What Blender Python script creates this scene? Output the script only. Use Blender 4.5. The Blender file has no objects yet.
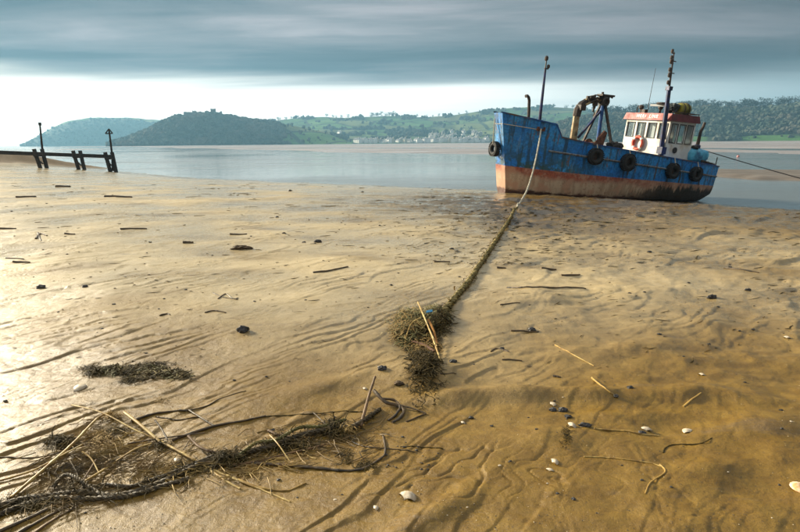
import bpy, math, random
import numpy as np
from mathutils import Matrix, Vector

scene = bpy.context.scene
col = scene.collection

# ------------------------------------------------------------------ camera
F = 533.0                                   # focal length in pixels of the 800 px wide photograph
PITCH, ROLL = math.radians(13.05), math.radians(-0.5)
FWD = np.array([0, math.cos(PITCH), -math.sin(PITCH)])
UP0 = np.array([0, math.sin(PITCH), math.cos(PITCH)])
RT0 = np.array([1.0, 0, 0])
RT = RT0 * math.cos(ROLL) + UP0 * math.sin(ROLL)
UP = -RT0 * math.sin(ROLL) + UP0 * math.cos(ROLL)
cd = bpy.data.cameras.new('camera')
cam = bpy.data.objects.new('camera', cd); col.objects.link(cam)
cd.sensor_width = 36.0; cd.lens = F / 800 * 36.0
cd.clip_start = 0.05; cd.clip_end = 30000
cam.matrix_world = Matrix(((RT[0], UP[0], -FWD[0], 0), (RT[1], UP[1], -FWD[1], 0), (RT[2], UP[2], -FWD[2], 0), (0, 0, 0, 1)))
scene.camera = cam

# ------------------------------------------------------------------ light, sky, exposure
SUN_AZ, SUN_EL = math.radians(-55), math.radians(19)    # azimuth from +Y, negative = left
SUN = np.array([math.sin(SUN_AZ) * math.cos(SUN_EL), math.cos(SUN_AZ) * math.cos(SUN_EL), math.sin(SUN_EL)])
sl = bpy.data.lights.new('sun', 'SUN'); sl.energy = 5.0; sl.angle = math.radians(11); sl.color = (1.0, 0.885, 0.67)
so = bpy.data.objects.new('sun', sl); col.objects.link(so)
so.rotation_euler = Vector(SUN.tolist()).to_track_quat('Z', 'Y').to_euler()
scene.view_settings.view_transform = 'Standard'; scene.view_settings.look = 'None'
scene.view_settings.gamma = 1.0; scene.view_settings.exposure = 1.14
scene.view_settings.use_curve_mapping = False
scene.cycles.use_denoising = True
scene.cycles.max_bounces = 6; scene.cycles.volume_bounces = 0
scene.cycles.diffuse_bounces = 3; scene.cycles.glossy_bounces = 3

class NT:
    """small helper to write node trees"""
    def __init__(s, nt): s.nt = nt
    def n(s, t, **kw):
        nd = s.nt.nodes.new(t)
        for k, v in kw.items(): setattr(nd, k, v)
        return nd
    def put(s, sock, v):
        if isinstance(v, bpy.types.NodeSocket): s.nt.links.new(v, sock)
        elif v is not None:
            if isinstance(v, (tuple, list)) and len(v) == 3 and sock.type == 'RGBA': v = (*v, 1)
            sock.default_value = v
    def m(s, op, a, b=None, c=None, clamp=False):
        nd = s.n('ShaderNodeMath', operation=op, use_clamp=clamp)
        s.put(nd.inputs[0], a)
        if b is not None: s.put(nd.inputs[1], b)
        if c is not None: s.put(nd.inputs[2], c)
        return nd.outputs[0]
    def vm(s, op, a, b=None):
        nd = s.n('ShaderNodeVectorMath', operation=op); s.put(nd.inputs[0], a)
        if b is not None: s.put(nd.inputs[1], b)
        return nd.outputs['Value'] if op in ('DOT_PRODUCT', 'LENGTH') else nd.outputs[0]
    def mix(s, f, a, b, blend='MIX'):
        nd = s.n('ShaderNodeMix', data_type='RGBA', blend_type=blend); s.put(nd.inputs[0], f); s.put(nd.inputs[6], a); s.put(nd.inputs[7], b)
        return nd.outputs[2]
    def mr(s, v, a, b, c=0.0, d=1.0, smooth=True):
        nd = s.n('ShaderNodeMapRange', interpolation_type='SMOOTHSTEP' if smooth else 'LINEAR')
        s.put(nd.inputs[0], v); s.put(nd.inputs[1], a); s.put(nd.inputs[2], b); s.put(nd.inputs[3], c); s.put(nd.inputs[4], d)
        return nd.outputs[0]
    def noise(s, vec, scale, detail=4.0, rough=0.55, dist=0.0, col=False):
        nd = s.n('ShaderNodeTexNoise'); s.put(nd.inputs['Vector'], vec); s.put(nd.inputs['Scale'], scale)
        nd.inputs['Detail'].default_value = detail; nd.inputs['Roughness'].default_value = rough; nd.inputs['Distortion'].default_value = dist
        return nd.outputs['Color' if col else 'Fac']
    def mapv(s, vec, scale=(1, 1, 1), rot=(0, 0, 0), loc=(0, 0, 0)):
        nd = s.n('ShaderNodeMapping'); s.put(nd.inputs[0], vec); nd.inputs[1].default_value = loc; nd.inputs[2].default_value = rot; nd.inputs[3].default_value = scale
        return nd.outputs[0]
    def sep(s, vec):
        nd = s.n('ShaderNodeSeparateXYZ'); s.put(nd.inputs[0], vec); return nd.outputs
    def comb(s, x, y, z):
        nd = s.n('ShaderNodeCombineXYZ'); s.put(nd.inputs[0], x); s.put(nd.inputs[1], y); s.put(nd.inputs[2], z); return nd.outputs[0]
    def ramp(s, f, stops):
        nd = s.n('ShaderNodeValToRGB'); s.put(nd.inputs[0], f); e = nd.color_ramp.elements
        while len(e) < len(stops): e.new(0.5)
        for k, (p, c) in enumerate(stops): e[k].position = p; e[k].color = (*c, 1)
        return nd.outputs[0]
    def bump(s, h, strength=0.3, dist=0.01, normal=None):
        nd = s.n('ShaderNodeBump'); nd.inputs['Strength'].default_value = strength; nd.inputs['Distance'].default_value = dist; s.put(nd.inputs['Height'], h)
        if normal is not None: s.put(nd.inputs['Normal'], normal)
        return nd.outputs[0]

w = bpy.data.worlds.new('World'); scene.world = w; w.use_nodes = True
for n_ in list(w.node_tree.nodes): w.node_tree.nodes.remove(n_)
T = NT(w.node_tree)
sky = T.n('ShaderNodeTexSky', sky_type='NISHITA', sun_disc=False)
sky.sun_elevation = SUN_EL; sky.sun_rotation = SUN_AZ; sky.dust_density = 3.0; sky.air_density = 1.0
gen = T.n('ShaderNodeTexCoord').outputs['Generated']
x_, y_, z_ = T.sep(gen)
zc = T.m('MAXIMUM', z_, 0.0)
den = T.m('ADD', zc, 0.05)
cp = T.comb(T.m('DIVIDE', x_, den), T.m('DIVIDE', y_, den), 0.0)       # where the view ray meets the cloud deck
nA = T.noise(T.mapv(cp, (0.10, 0.42, 1), (0, 0, 0.10), (-14.5, 2.2, 0)), 1.0, 5, 0.52, 0.3)
nB = T.noise(T.mapv(cp, (0.35, 1.6, 1), (0, 0, 0.06), (7.1, 2.9, 0)), 1.0, 5, 0.55, 0.4)
nC = T.noise(T.mapv(cp, (0.55, 0.9, 1), (0, 0, 0.3), (1.3, 5.5, 0)), 1.0, 6, 0.6, 0.8)
cl = T.m('ADD', T.m('ADD', T.m('MULTIPLY', nA, 0.62), T.m('MULTIPLY', nC, 0.20)), T.m('MULTIPLY', nB, 0.18))
toward = T.vm('DOT_PRODUCT', gen, (float(SUN[0]), float(SUN[1]), float(SUN[2])))       # -1..1, cloud is brighter towards the sun
glow = T.mr(toward, -0.10, 0.80, 0.0, 1.0)
deck = T.ramp(cl, [(0.37, (0.20, 0.37, 0.47)), (0.46, (0.38, 0.58, 0.70)), (0.55, (0.85, 0.98, 1.08)), (0.66, (1.95, 1.9, 2.0))])
deck = T.mix(1.0, deck, T.mix(glow, (0.50, 0.52, 0.55), (1.6, 1.55, 1.55)), 'MULTIPLY')
up_lift = T.mr(z_, 0.25, 0.75, 0.0, 1.0)                  # an overcast deck is brightest overhead
over = T.ramp(cl, [(0.38, (2.5, 2.55, 2.6)), (0.66, (5.0, 4.9, 4.8))])
deck = T.mix(up_lift, deck, over)
edge = T.m('ADD', z_, T.m('MULTIPLY', T.m('SUBTRACT', nA, 0.5), 0.10))
cover = T.mr(edge, 0.070, 0.118)
gap = T.mix(0.85, sky.outputs[0], T.mix(glow, (1.5, 1.95, 2.15), (9.2, 8.9, 8.2)))
gap = T.mix(T.mr(nB, 0.35, 0.7, 0.0, 0.45), gap, T.mix(1.0, gap, (0.8, 0.83, 0.86), 'MULTIPLY'))
skycol = T.mix(cover, gap, deck)
bg = T.n('ShaderNodeBackground'); T.put(bg.inputs[0], skycol); bg.inputs[1].default_value = 0.10
wo = T.n('ShaderNodeOutputWorld'); w.node_tree.links.new(bg.outputs[0], wo.inputs[0])

# ------------------------------------------------------------------ pixels to directions, noise
def ray(u, v):
    return FWD + RT * (u - 400) / F - UP * (v - 266) / F
def at_dist(u, v, d):
    r = ray(u, v); return r * (d / math.hypot(r[0], r[1]))
def on_z(u, v, z):
    r = ray(u, v); return r * (z / r[2])

def _hash(ix, iy, seed):
    h = (ix.astype(np.int64) * 374761393 + iy.astype(np.int64) * 668265263 + seed * 1442695041) & 0x7fffffff
    h = ((h ^ (h >> 13)) * 1274126177) & 0x7fffffff
    h = ((h ^ (h >> 16)) * 668265263) & 0x7fffffff
    return h
def gnoise(x, y, seed=0):
    """gradient noise, about -1..1"""
    x = np.asarray(x, float); y = np.asarray(y, float)
    x0 = np.floor(x); y0 = np.floor(y); fx = x - x0; fy = y - y0
    u = fx * fx * fx * (fx * (fx * 6 - 15) + 10); v = fy * fy * fy * (fy * (fy * 6 - 15) + 10)
    def g(dx, dy):
        a = _hash(x0 + dx, y0 + dy, seed) * (2 * math.pi / 0x7fffffff)
        return np.cos(a) * (fx - dx) + np.sin(a) * (fy - dy)
    return 1.5 * ((g(0, 0) * (1 - u) + g(1, 0) * u) * (1 - v) + (g(0, 1) * (1 - u) + g(1, 1) * u) * v)
def fbm(x, y, seed=0, octs=4, gain=0.5):
    r = 0; a = 1.0; f = 1.0
    for k in range(octs):
        r = r + a * gnoise(x * f, y * f, seed + 17 * k); a *= gain; f *= 2.03
    return r
def sstep(a, b, x):
    t = np.clip((x - a) / (b - a), 0, 1); return t * t * (3 - 2 * t)

# ------------------------------------------------------------------ mesh and object helpers
def rot_to(d):
    d = np.asarray(d, float); d = d / (np.linalg.norm(d) + 1e-12)
    a = np.array([0, 0, 1.0]) if abs(d[2]) < 0.9 else np.array([1.0, 0, 0])
    x = np.cross(a, d); x /= np.linalg.norm(x); return x, np.cross(d, x), d

ICO = None
def ico(sub=1):
    t = (1 + 5 ** .5) / 2
    v = [(-1, t, 0), (1, t, 0), (-1, -t, 0), (1, -t, 0), (0, -1, t), (0, 1, t), (0, -1, -t), (0, 1, -t), (t, 0, -1), (t, 0, 1), (-t, 0, -1), (-t, 0, 1)]
    v = [np.array(p, float) / np.linalg.norm(p) for p in v]
    f = [(0, 11, 5), (0, 5, 1), (0, 1, 7), (0, 7, 10), (0, 10, 11), (1, 5, 9), (5, 11, 4), (11, 10, 2), (10, 7, 6), (7, 1, 8), (3, 9, 4), (3, 4, 2), (3, 2, 6), (3, 6, 8), (3, 8, 9), (4, 9, 5), (2, 4, 11), (6, 2, 10), (8, 6, 7), (9, 8, 1)]
    for _ in range(sub):
        nf = []; cache = {}
        def mid(a, b):
            k = (min(a, b), max(a, b))
            if k not in cache:
                p = v[a] + v[b]; v.append(p / np.linalg.norm(p)); cache[k] = len(v) - 1
            return cache[k]
        for a, b, c in f:
            ab, bc, ca = mid(a, b), mid(b, c), mid(c, a); nf += [(a, ab, ca), (b, bc, ab), (c, ca, bc), (ab, bc, ca)]
        f = nf
    return np.array(v), f
ICO0, ICO1, ICO2 = ico(0), ico(1), ico(2)

class MB:
    def __init__(s): s.v = []; s.f = []
    def add(s, vs, fs):
        o = len(s.v); s.v += [tuple(map(float, p)) for p in vs]; s.f += [tuple(i + o for i in f) for f in fs]; return s
    def box(s, c, size, rot=None, taper=1.0):
        hx, hy, hz = (q / 2 for q in size)
        p = np.array([(-hx, -hy, -hz), (hx, -hy, -hz), (hx, hy, -hz), (-hx, hy, -hz), (-hx * taper, -hy * taper, hz), (hx * taper, -hy * taper, hz), (hx * taper, hy * taper, hz), (-hx * taper, hy * taper, hz)])
        if rot is not None: p = p @ np.asarray(rot).T
        return s.add(p + np.asarray(c, float), [(3, 2, 1, 0), (4, 5, 6, 7), (0, 1, 5, 4), (1, 2, 6, 5), (2, 3, 7, 6), (3, 0, 4, 7)])
    def bar(s, a, b, wd, ht=None):
        a = np.asarray(a, float); b = np.asarray(b, float); x, y, z = rot_to(b - a)
        return s.box((a + b) / 2, (wd, ht or wd, np.linalg.norm(b - a)), np.array([x, y, z]).T)
    def tube(s, pts, rad, n=6, cap=True, flat=1.0):
        pts = [np.asarray(p, float) for p in pts]; m = len(pts)
        if not hasattr(rad, '__len__'): rad = [rad] * m
        vs = []; fs = []; px = None
        for i in range(m):
            d = pts[min(i + 1, m - 1)] - pts[max(i - 1, 0)]
            x, y, z = rot_to(d)
            if px is not None:
                x = px - z * (px @ z)
                nx = np.linalg.norm(x); x = x / nx if nx > 1e-6 else rot_to(d)[0]
                y = np.cross(z, x)
            px = x
            for k in range(n):
                a = 2 * math.pi * k / n
                vs.append(pts[i] + rad[i] * (math.cos(a) * x + math.sin(a) * y * flat))
        for i in range(m - 1):
            for k in range(n):
                a, b = i * n + k, i * n + (k + 1) % n; fs.append((a, b, b + n, a + n))
        if cap: fs.append(tuple(range(n - 1, -1, -1))); fs.append(tuple(range((m - 1) * n, m * n)))
        return s.add(vs, fs)
    def ring(s, c, axis, R, r, n=20, k=8, flat=1.0):
        x, y, z = rot_to(axis); c = np.asarray(c, float); vs = []; fs = []
        for i in range(n):
            a = 2 * math.pi * i / n; d = math.cos(a) * x + math.sin(a) * y
            for j in range(k):
                b = 2 * math.pi * j / k; vs.append(c + d * (R + r * math.cos(b)) + z * r * flat * math.sin(b))
        for i in range(n):
            for j in range(k):
                fs.append((i * k + j, ((i + 1) % n) * k + j, ((i + 1) % n) * k + (j + 1) % k, i * k + (j + 1) % k))
        return s.add(vs, fs)
    def lathe(s, c, prof, n=12, axis=(0, 0, 1)):
        x, y, z = rot_to(axis); c = np.asarray(c, float); vs = []; fs = []; m = len(prof)
        for r, h in prof:
            for k in range(n):
                a = 2 * math.pi * k / n; vs.append(c + z * h + r * (math.cos(a) * x + math.sin(a) * y))
        for i in range(m - 1):
            for k in range(n):
                a, b = i * n + k, i * n + (k + 1) % n; fs.append((a, b, b + n, a + n))
        fs.append(tuple(range(n - 1, -1, -1))); fs.append(tuple(range((m - 1) * n, m * n)))
        return s.add(vs, fs)
    def prism(s, poly, thick, org, ex, ey, ez):
        """polygon in the ex/ey plane, extruded by thick along ez"""
        org = np.asarray(org, float); n = len(poly)
        b = [org + ex * p[0] + ey * p[1] for p in poly]; t = [q + ez * thick for q in b]
        return s.add(b + t, [tuple(range(n - 1, -1, -1)), tuple(range(n, 2 * n))] + [(i, (i + 1) % n, n + (i + 1) % n, n + i) for i in range(n)])
    def blob(s, c, r, rng, sub=1, rough=0.25, yaw=0.0):
        V, Fc = (ICO0, ICO1, ICO2)[sub]
        V = V * (1 + rough * (rng.random((len(V), 1)) - 0.5) * 2) * np.asarray(r, float)
        cy, sy = math.cos(yaw), math.sin(yaw)
        return s.add(V @ np.array([[cy, sy, 0], [-sy, cy, 0], [0, 0, 1]]) + np.asarray(c, float), Fc)
    def build(s, name, mat, parent=None, smooth=False, recenter=None):
        V = np.array(s.v, float)
        if recenter is None: recenter = parent is None
        org = np.zeros(3)
        if recenter:
            org = np.array([V[:, 0].mean(), V[:, 1].mean(), V[:, 2].min()]); V = V - org
        me = bpy.data.meshes.new(name); me.from_pydata(V.tolist(), [], s.f); me.update()
        if smooth: me.polygons.foreach_set('use_smooth', [True] * len(me.polygons))
        me.materials.append(mat)
        o = bpy.data.objects.new(name, me); col.objects.link(o); o.location = org.tolist()
        if parent is not None: o.parent = parent
        return o
def grid_mesh(name, X, Y, Z, mat, attrs=None, smooth=True):
    nr, nc = X.shape
    co = np.stack([X, Y, Z], -1).reshape(-1, 3).astype(np.float32)
    idx = np.arange(nr * nc).reshape(nr, nc)
    q = np.stack([idx[:-1, :-1], idx[:-1, 1:], idx[1:, 1:], idx[1:, :-1]], -1).reshape(-1, 4).astype(np.int32)
    me = bpy.data.meshes.new(name)
    me.vertices.add(len(co)); me.vertices.foreach_set('co', co.ravel())
    me.loops.add(q.size); me.loops.foreach_set('vertex_index', q.ravel())
    me.polygons.add(len(q)); me.polygons.foreach_set('loop_start', np.arange(0, q.size, 4, dtype=np.int32))
    me.polygons.foreach_set('loop_total', np.full(len(q), 4, np.int32))
    me.update(calc_edges=True); me.validate()
    me.polygons.foreach_set('use_smooth', np.full(len(me.polygons), smooth))
    for k, a in (attrs or {}).items():
        at = me.attributes.new(k, 'FLOAT', 'POINT'); at.data.foreach_set('value', np.asarray(a, np.float32).ravel())
    me.materials.append(mat)
    o = bpy.data.objects.new(name, me); col.objects.link(o); return o
def tag(o, label=None, cat=None, group=None, kind=None):
    for k, v in (('label', label), ('category', cat), ('group', group), ('kind', kind)):
        if v: o[k] = v
    return o
def empty(name, loc=(0, 0, 0), label=None, cat=None, group=None):
    o = bpy.data.objects.new(name, None); col.objects.link(o); o.location = [float(q) for q in loc]; o.empty_display_size = 0.2
    return tag(o, label, cat, group)
def copy_tree(o, parent=None):
    c = o.copy(); col.objects.link(c); c.parent = parent
    for ch in list(o.children): copy_tree(ch, c)
    return c

# ------------------------------------------------------------------ materials
MATS = {}
def mat(name, c1, c2=None, scale=8.0, rough=0.7, bump=0.3, bdist=0.01, metal=0.0, c3=None, stretch=(1, 1, 1), detail=6, coords='Object', spec=0.5, lo=0.35, hi=0.65, rough2=None):
    m = bpy.data.materials.new(name); m.use_nodes = True; t = NT(m.node_tree); b = m.node_tree.nodes['Principled BSDF']
    tc = t.n('ShaderNodeTexCoord').outputs[coords]; v = t.mapv(tc, stretch)
    n1 = t.noise(v, scale, detail, 0.6); n2 = t.noise(v, scale * 0.31, 4, 0.6)
    f = t.mr(n1, lo, hi); c = t.mix(f, c1, c2 or tuple(q * 0.6 for q in c1))
    if c3: c = t.mix(t.mr(n2, 0.48, 0.66), c, c3)
    t.put(b.inputs['Base Color'], c); b.inputs['Metallic'].default_value = metal
    t.put(b.inputs['Roughness'], t.mr(n1, 0.3, 0.7, rough, rough2 if rough2 is not None else min(1, rough + 0.15)))
    b.inputs['Specular IOR Level'].default_value = spec
    if bump: t.put(b.inputs['Normal'], t.bump(t.noise(v, scale * 2.5, 6, 0.65), bump, bdist))
    MATS[name] = m; return m
# ================================================================== the beach
WATER_Z = -2.70
def shore_s(x, y):
    s = 0.522 * x + 0.853 * y
    return s + np.interp(x, [-80, -45, -32, -16, 6, 10, 14.8, 40], [-16, -12, -7.0, -1.9, -1.9, -0.7, 1.0, 1.0])
MOUNDS = []     # x, y, rx, ry, angle, height
def base_height(x, y):
    s = shore_s(x, y)
    b = np.interp(s, [-30, 0, 10, 18, 21, 25, 27.3, 31, 45, 90], [-1.45, -1.60, -1.76, -1.96, -2.20, -2.57, -2.71, -2.98, -3.5, -4.5])
    bank = sstep(-31.5, -46, x) * np.exp(-((y - 62 - 0.15 * (x + 40)) / 5.0) ** 2) * 1.35
    return b + bank, s, bank
def height(x, y, full=False):
    x = np.asarray(x, float); y = np.asarray(y, float)
    b, s, bank = base_height(x, y)
    dist = np.hypot(x, y)
    # rills running down the beach
    ca, sa = math.cos(math.radians(50)), math.sin(math.radians(50))
    a = x * ca + y * sa; c = -x * sa + y * ca
    wob = fbm(a * 0.45, c * 0.8, 3, 3)
    left = sstep(1.6, -0.4, x - 0.12 * y)
    n = c * 2.1 + 1.15 * fbm(a * 0.42, c * 1.1, 5, 3) + 0.25 * gnoise(a * 1.9, c * 3.0, 8)
    fr = n - np.floor(n)
    saw = np.where(fr < 0.07, fr / 0.07, (1 - fr) / 0.93)
    k1 = sstep(-0.35, 0.6, gnoise(a * 0.55 + 9, c * 1.4, 21)) 
    n2 = c * 6.3 + 1.2 * fbm(a * 0.9, c * 2.2, 31, 3) ; fr2 = n2 - np.floor(n2)
    saw2 = np.where(fr2 < 0.10, fr2 / 0.10, (1 - fr2) / 0.90)
    k2 = sstep(-0.2, 0.7, gnoise(a * 0.8, c * 1.7, 41))
    n5 = c * 13.0 + 1.4 * fbm(a * 1.6, c * 4.0, 35, 3); fr5 = n5 - np.floor(n5)
    saw5 = np.where(fr5 < 0.14, fr5 / 0.14, (1 - fr5) / 0.86) * sstep(-.1, .6, gnoise(a * 0.9 + 4, c * 2.1, 43))
    h = b + saw * k1 * (0.004 + 0.009 * left) + saw2 * k2 * (0.004 + 0.008 * left) + saw5 * 0.0045 * (0.6 + .6 * left)
    # ripples of the right-hand middle ground, running the other way
    rr = sstep(0.5, 3.0, x) * sstep(3.0, 5.5, y) * sstep(26, 15, y)
    cb, sb = math.cos(math.radians(38)), math.sin(math.radians(38))
    a2 = x * cb + y * sb; c2 = -x * sb + y * cb
    n3 = c2 * 1.5 + 0.9 * fbm(a2 * 0.35, c2 * 0.7, 51, 3); fr3 = n3 - np.floor(n3)
    saw3 = np.where(fr3 < 0.12, fr3 / 0.12, (1 - fr3) / 0.88)
    h = h + rr * saw3 * 0.042 * sstep(-0.3, 0.5, gnoise(a2 * 0.4, c2 * 0.5, 55))
    n6 = c2 * 5.2 + 1.3 * fbm(a2 * 0.9, c2 * 1.8, 57, 3); fr6 = n6 - np.floor(n6)
    h = h + rr * np.where(fr6 < .15, fr6 / .15, (1 - fr6) / .85) * 0.012 * sstep(-.2, .5, gnoise(a2 * .7 + 3, c2 * .9, 58)) + rr * 0.006 * fbm(x * 4, y * 5, 59, 3)
    # hummocks
    right = sstep(0.1, 1.5, x)
    h = h + 0.022 * fbm(x * 0.55, y * 0.55, 61, 2) + (0.006 + 0.020 * right) * fbm(x * 1.7 + 3, y * 2.3, 65, 3)
    lump = np.abs(gnoise(x * 2.6, y * 3.4, 71)); h = h + right * sstep(7, 3, y) * 0.020 * (0.5 - lump)
    # braided run-off channels of the near right
    br = np.exp(-((x - 0.55) / 0.65) ** 2) * sstep(3.6, 2.5, y)
    w1 = 0.55 * fbm(x * 1.9, y * 1.9, 81, 3)
    g1 = np.abs(gnoise(c * 3.3 + w1 * 1.5, a * 1.2 + w1, 83)); g2 = np.abs(gnoise(c * 6.5 + w1 * 2.5, a * 2.2 + w1, 85))
    h = h - (0.12 + 0.8 * br * sstep(-.25, .4, gnoise(x * 1.3 + 5, y * 1.6, 87))) * (0.011 * np.exp(-(g1 / 0.028) ** 2) + 0.008 * np.exp(-(g2 / 0.05) ** 2)) * sstep(9, 4, y)
    for mx, my, rx, ry, an, hh in MOUNDS:
        dx = x - mx; dy = y - my; p = dx * math.cos(an) + dy * math.sin(an); q = -dx * math.sin(an) + dy * math.cos(an)
        h = h + hh * np.exp(-(p / rx) ** 2 - (q / ry) ** 2)
    # churned, streaked mud in front of the boat and along the water
    ch = np.exp(-((x - 5.0) / 5.5) ** 2 - ((y - 17.0) / 4.5) ** 2) + 0.75 * np.exp(-((x - 3.2 - .1 * (y - 11)) / 2.0) ** 2 - ((y - 11.5) / 3.2) ** 2) * (0.6 + 0.5 * gnoise(x * .5, y * .4, 97)) + 0.35 * sstep(20, 25, s)
    n4 = y * 1.9 - x * .35 + 1.3 * fbm(x * 0.5, y * 0.9, 93, 3); fr4 = n4 - np.floor(n4)
    h = h - ch * 0.07 + ch * (0.06 * fbm(x * 0.7, y * 1.5, 91, 4, 0.6) + 0.075 * np.where(fr4 < .18, fr4 / .18, (1 - fr4) / .82) * sstep(-.3, .5, gnoise(x * .6, y * .8, 94)))
    for kx in (3.5, 6.0, 8.5, 10.6):
        qx, qy = 12.27 - (kx) * 0.925 + 0.375 * 1.95, 25.23 - kx * 0.374 - 0.925 * 1.95
        h = h - 0.045 * np.exp(-((x - qx) / 1.3) ** 2 - ((y - qy) / .9) ** 2)
    h = h + 0.0018 * fbm(x * 13, y * 13, 95, 3, 0.6) * sstep(14, 4, dist)
    if full:
        hollow = 0.5 + 0.5 * np.tanh((b - h + 0.01) * 45)
        wet = np.clip(0.40 + 0.5 * sstep(6, 22, s) + 0.45 * fbm(x * 0.35, y * 0.5, 101, 3) + 0.25 * (hollow - 0.5), 0, 1) * (0.25 + 0.75 * sstep(2.6, 6.0, y)) * (1 - np.clip(bank * 2.0, 0, 1))
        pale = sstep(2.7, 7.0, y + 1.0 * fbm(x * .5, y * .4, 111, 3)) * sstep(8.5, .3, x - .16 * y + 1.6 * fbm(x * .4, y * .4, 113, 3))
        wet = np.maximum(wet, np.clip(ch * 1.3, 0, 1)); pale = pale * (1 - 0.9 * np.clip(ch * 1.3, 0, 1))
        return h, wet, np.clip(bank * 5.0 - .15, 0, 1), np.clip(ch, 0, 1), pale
    return h
def slow_ground(u, v):
    r = ray(u, v); t = np.geomspace(1.2, 90, 300); P = r[None] * t[:, None]
    d = P[:, 2] - base_height(P[:, 0], P[:, 1])[0]; i = int(np.argmax(d < 0))
    return r * t[i]
for (u, v, rx, ry, an, hh) in [(455, 400, .22, .10, .1, .030), (520, 397, .28, .11, -.05, .042), (590, 402, .25, .09, -.15, .034), (655, 398, .3, .12, -.2, .03), (415, 372, .30, .30, .3, .03), (730, 400, .35, .12, -.25, .03),
                               (330, 388, .35, .10, .5, .018), (560, 440, .25, .10, .2, .018), (770, 430, .3, .12, .1, .025), (690, 480, .25, .1, .4, .02), (430, 520, .3, .07, .7, .02), (424, 345, .22, .30, .0, -.05), (520, 300, .7, .5, .3, .04), (620, 352, .5, .14, .1, .02)]:
    p = slow_ground(u, v); MOUNDS.append((p[0], p[1], rx, ry, an, hh * 1.7))

def sand_material():
    m = bpy.data.materials.new('wet_sand'); m.use_nodes = True; t = NT(m.node_tree); b = m.node_tree.nodes['Principled BSDF']
    pos = t.n('ShaderNodeNewGeometry').outputs['Position']
    at = lambda k: t.n('ShaderNodeAttribute', attribute_name=k).outputs['Fac']
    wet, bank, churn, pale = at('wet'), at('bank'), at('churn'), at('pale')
    fine = t.noise(pos, 260, 4, 0.7); mid = t.noise(pos, 9, 5, 0.6); big = t.noise(t.mapv(pos, (0.5, 1.0, 1)), 1.1, 4, 0.6)
    c = t.mix(t.mr(mid, 0.3, 0.7), (0.185, 0.102, 0.008), (0.26, 0.154, 0.018))
    c = t.mix(t.m('MULTIPLY', pale, 0.9), c, t.mix(t.mr(mid, 0.3, 0.7), (0.63, 0.490, 0.255), (0.71, 0.575, 0.340)))          # bright sheen of the middle beach painted in as paler sand
    c = t.mix(t.mr(big, 0.48, 0.74, 0, 0.6), c, (0.19, 0.105, 0.010))                 # ochre stain
    c = t.mix(t.m('MULTIPLY', wet, 0.75), c, t.mix(1.0, c, (0.62, 0.60, 0.56), 'MULTIPLY'))
    c = t.mix(t.mr(fine, 0.35, 0.65, 0, 0.8), c, t.mix(1.0, c, (0.60, 0.58, 0.54), 'MULTIPLY'))
    sp2 = t.noise(pos, 150, 3, 0.6); c = t.mix(t.mr(sp2, 0.56, 0.66, 0, 0.55), c, t.mix(1.0, c, (0.42, 0.40, 0.36), 'MULTIPLY')); c = t.mix(t.mr(sp2, 0.42, 0.32, 0, 0.35), c, t.mix(1.0, c, (1.5, 1.5, 1.5), 'MULTIPLY'))
    speck = t.noise(pos, 95, 2, 0.5); c = t.mix(t.mr(speck, 0.66, 0.72, 0, 0.8), c, (0.07, 0.05, 0.03))
    mud = t.noise(t.mapv(pos, (0.35, 0.95, 1), (0, 0, 0.25)), 1.6, 7, 0.72)
    c = t.mix(t.m('MULTIPLY', t.mr(mud, 0.45, 0.53), t.m('MULTIPLY', churn, 0.95)), c, (0.055, 0.042, 0.025))
    ps = t.noise(t.mapv(pos, (0.30, 1.6, 1), (0, 0, 0.12)), 2.4, 6, 0.7)
    c = t.mix(t.mr(ps, 0.60, 0.70, 0, 0.55), c, (0.15, 0.10, 0.05))                       # streaks of dark silt
    c = t.mix(bank, c, t.mix(t.mr(mid, 0.35, 0.65), (0.13, 0.082, 0.035), (0.075, 0.05, 0.025)))
    t.put(b.inputs['Base Color'], c)
    r = t.mr(wet, 0.1, 0.85, 0.42, 0.20); r = t.m('ADD', r, t.m('MULTIPLY', t.m('SUBTRACT', mid, 0.5), 0.15)); r = t.m('MAXIMUM', r, t.m('MULTIPLY', bank, 0.8))
    mudf = t.mr(mud, 0.47, 0.55); r = t.m('ADD', r, t.m('MULTIPLY', churn, t.m('SUBTRACT', t.m('MULTIPLY', mudf, 0.40), 0.16)))
    r = t.m('MAXIMUM', r, 0.09)
    t.put(b.inputs['Roughness'], r); t.put(b.inputs['Specular IOR Level'], t.m('MULTIPLY', t.mr(bank, 0, 1, 1.0, 0.1), t.mr(wet, 0.0, 0.6, 0.45, 1.0)))
    n1 = t.bump(fine, 0.55, 0.004); n2 = t.bump(t.noise(pos, 38, 6, 0.7), 0.55, 0.010, n1)
    n3 = t.bump(t.noise(t.mapv(pos, (0.4, 1.6, 1), (0, 0, 0.3)), 5, 5, 0.65), 0.22, 0.03, n2)
    t.put(b.inputs['Normal'], n3)
    return m
SAND = sand_material()
j = np.linspace(0, 1, 720)
rowsY = 853.0 / (12 + 500 * (1 - j) ** 1.45)
rowsY = np.concatenate([np.linspace(-14, 1.4, 18)[:-1], rowsY[rowsY > 1.4]])
wi = np.linspace(-1, 1, 860); wi = np.sign(wi) * (0.72 * np.abs(wi) + 0.28 * np.abs(wi) ** 3)
XX = wi[None] * (1.12 * (np.maximum(rowsY, 0)[:, None] + 1.5) + 1.0); YY = np.repeat(rowsY[:, None], len(wi), 1)
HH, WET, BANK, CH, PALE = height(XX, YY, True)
sand = tag(grid_mesh('sand', XX, YY, HH, SAND, {'wet': WET, 'bank': BANK, 'churn': CH, 'pale': PALE}), kind='structure')

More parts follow.
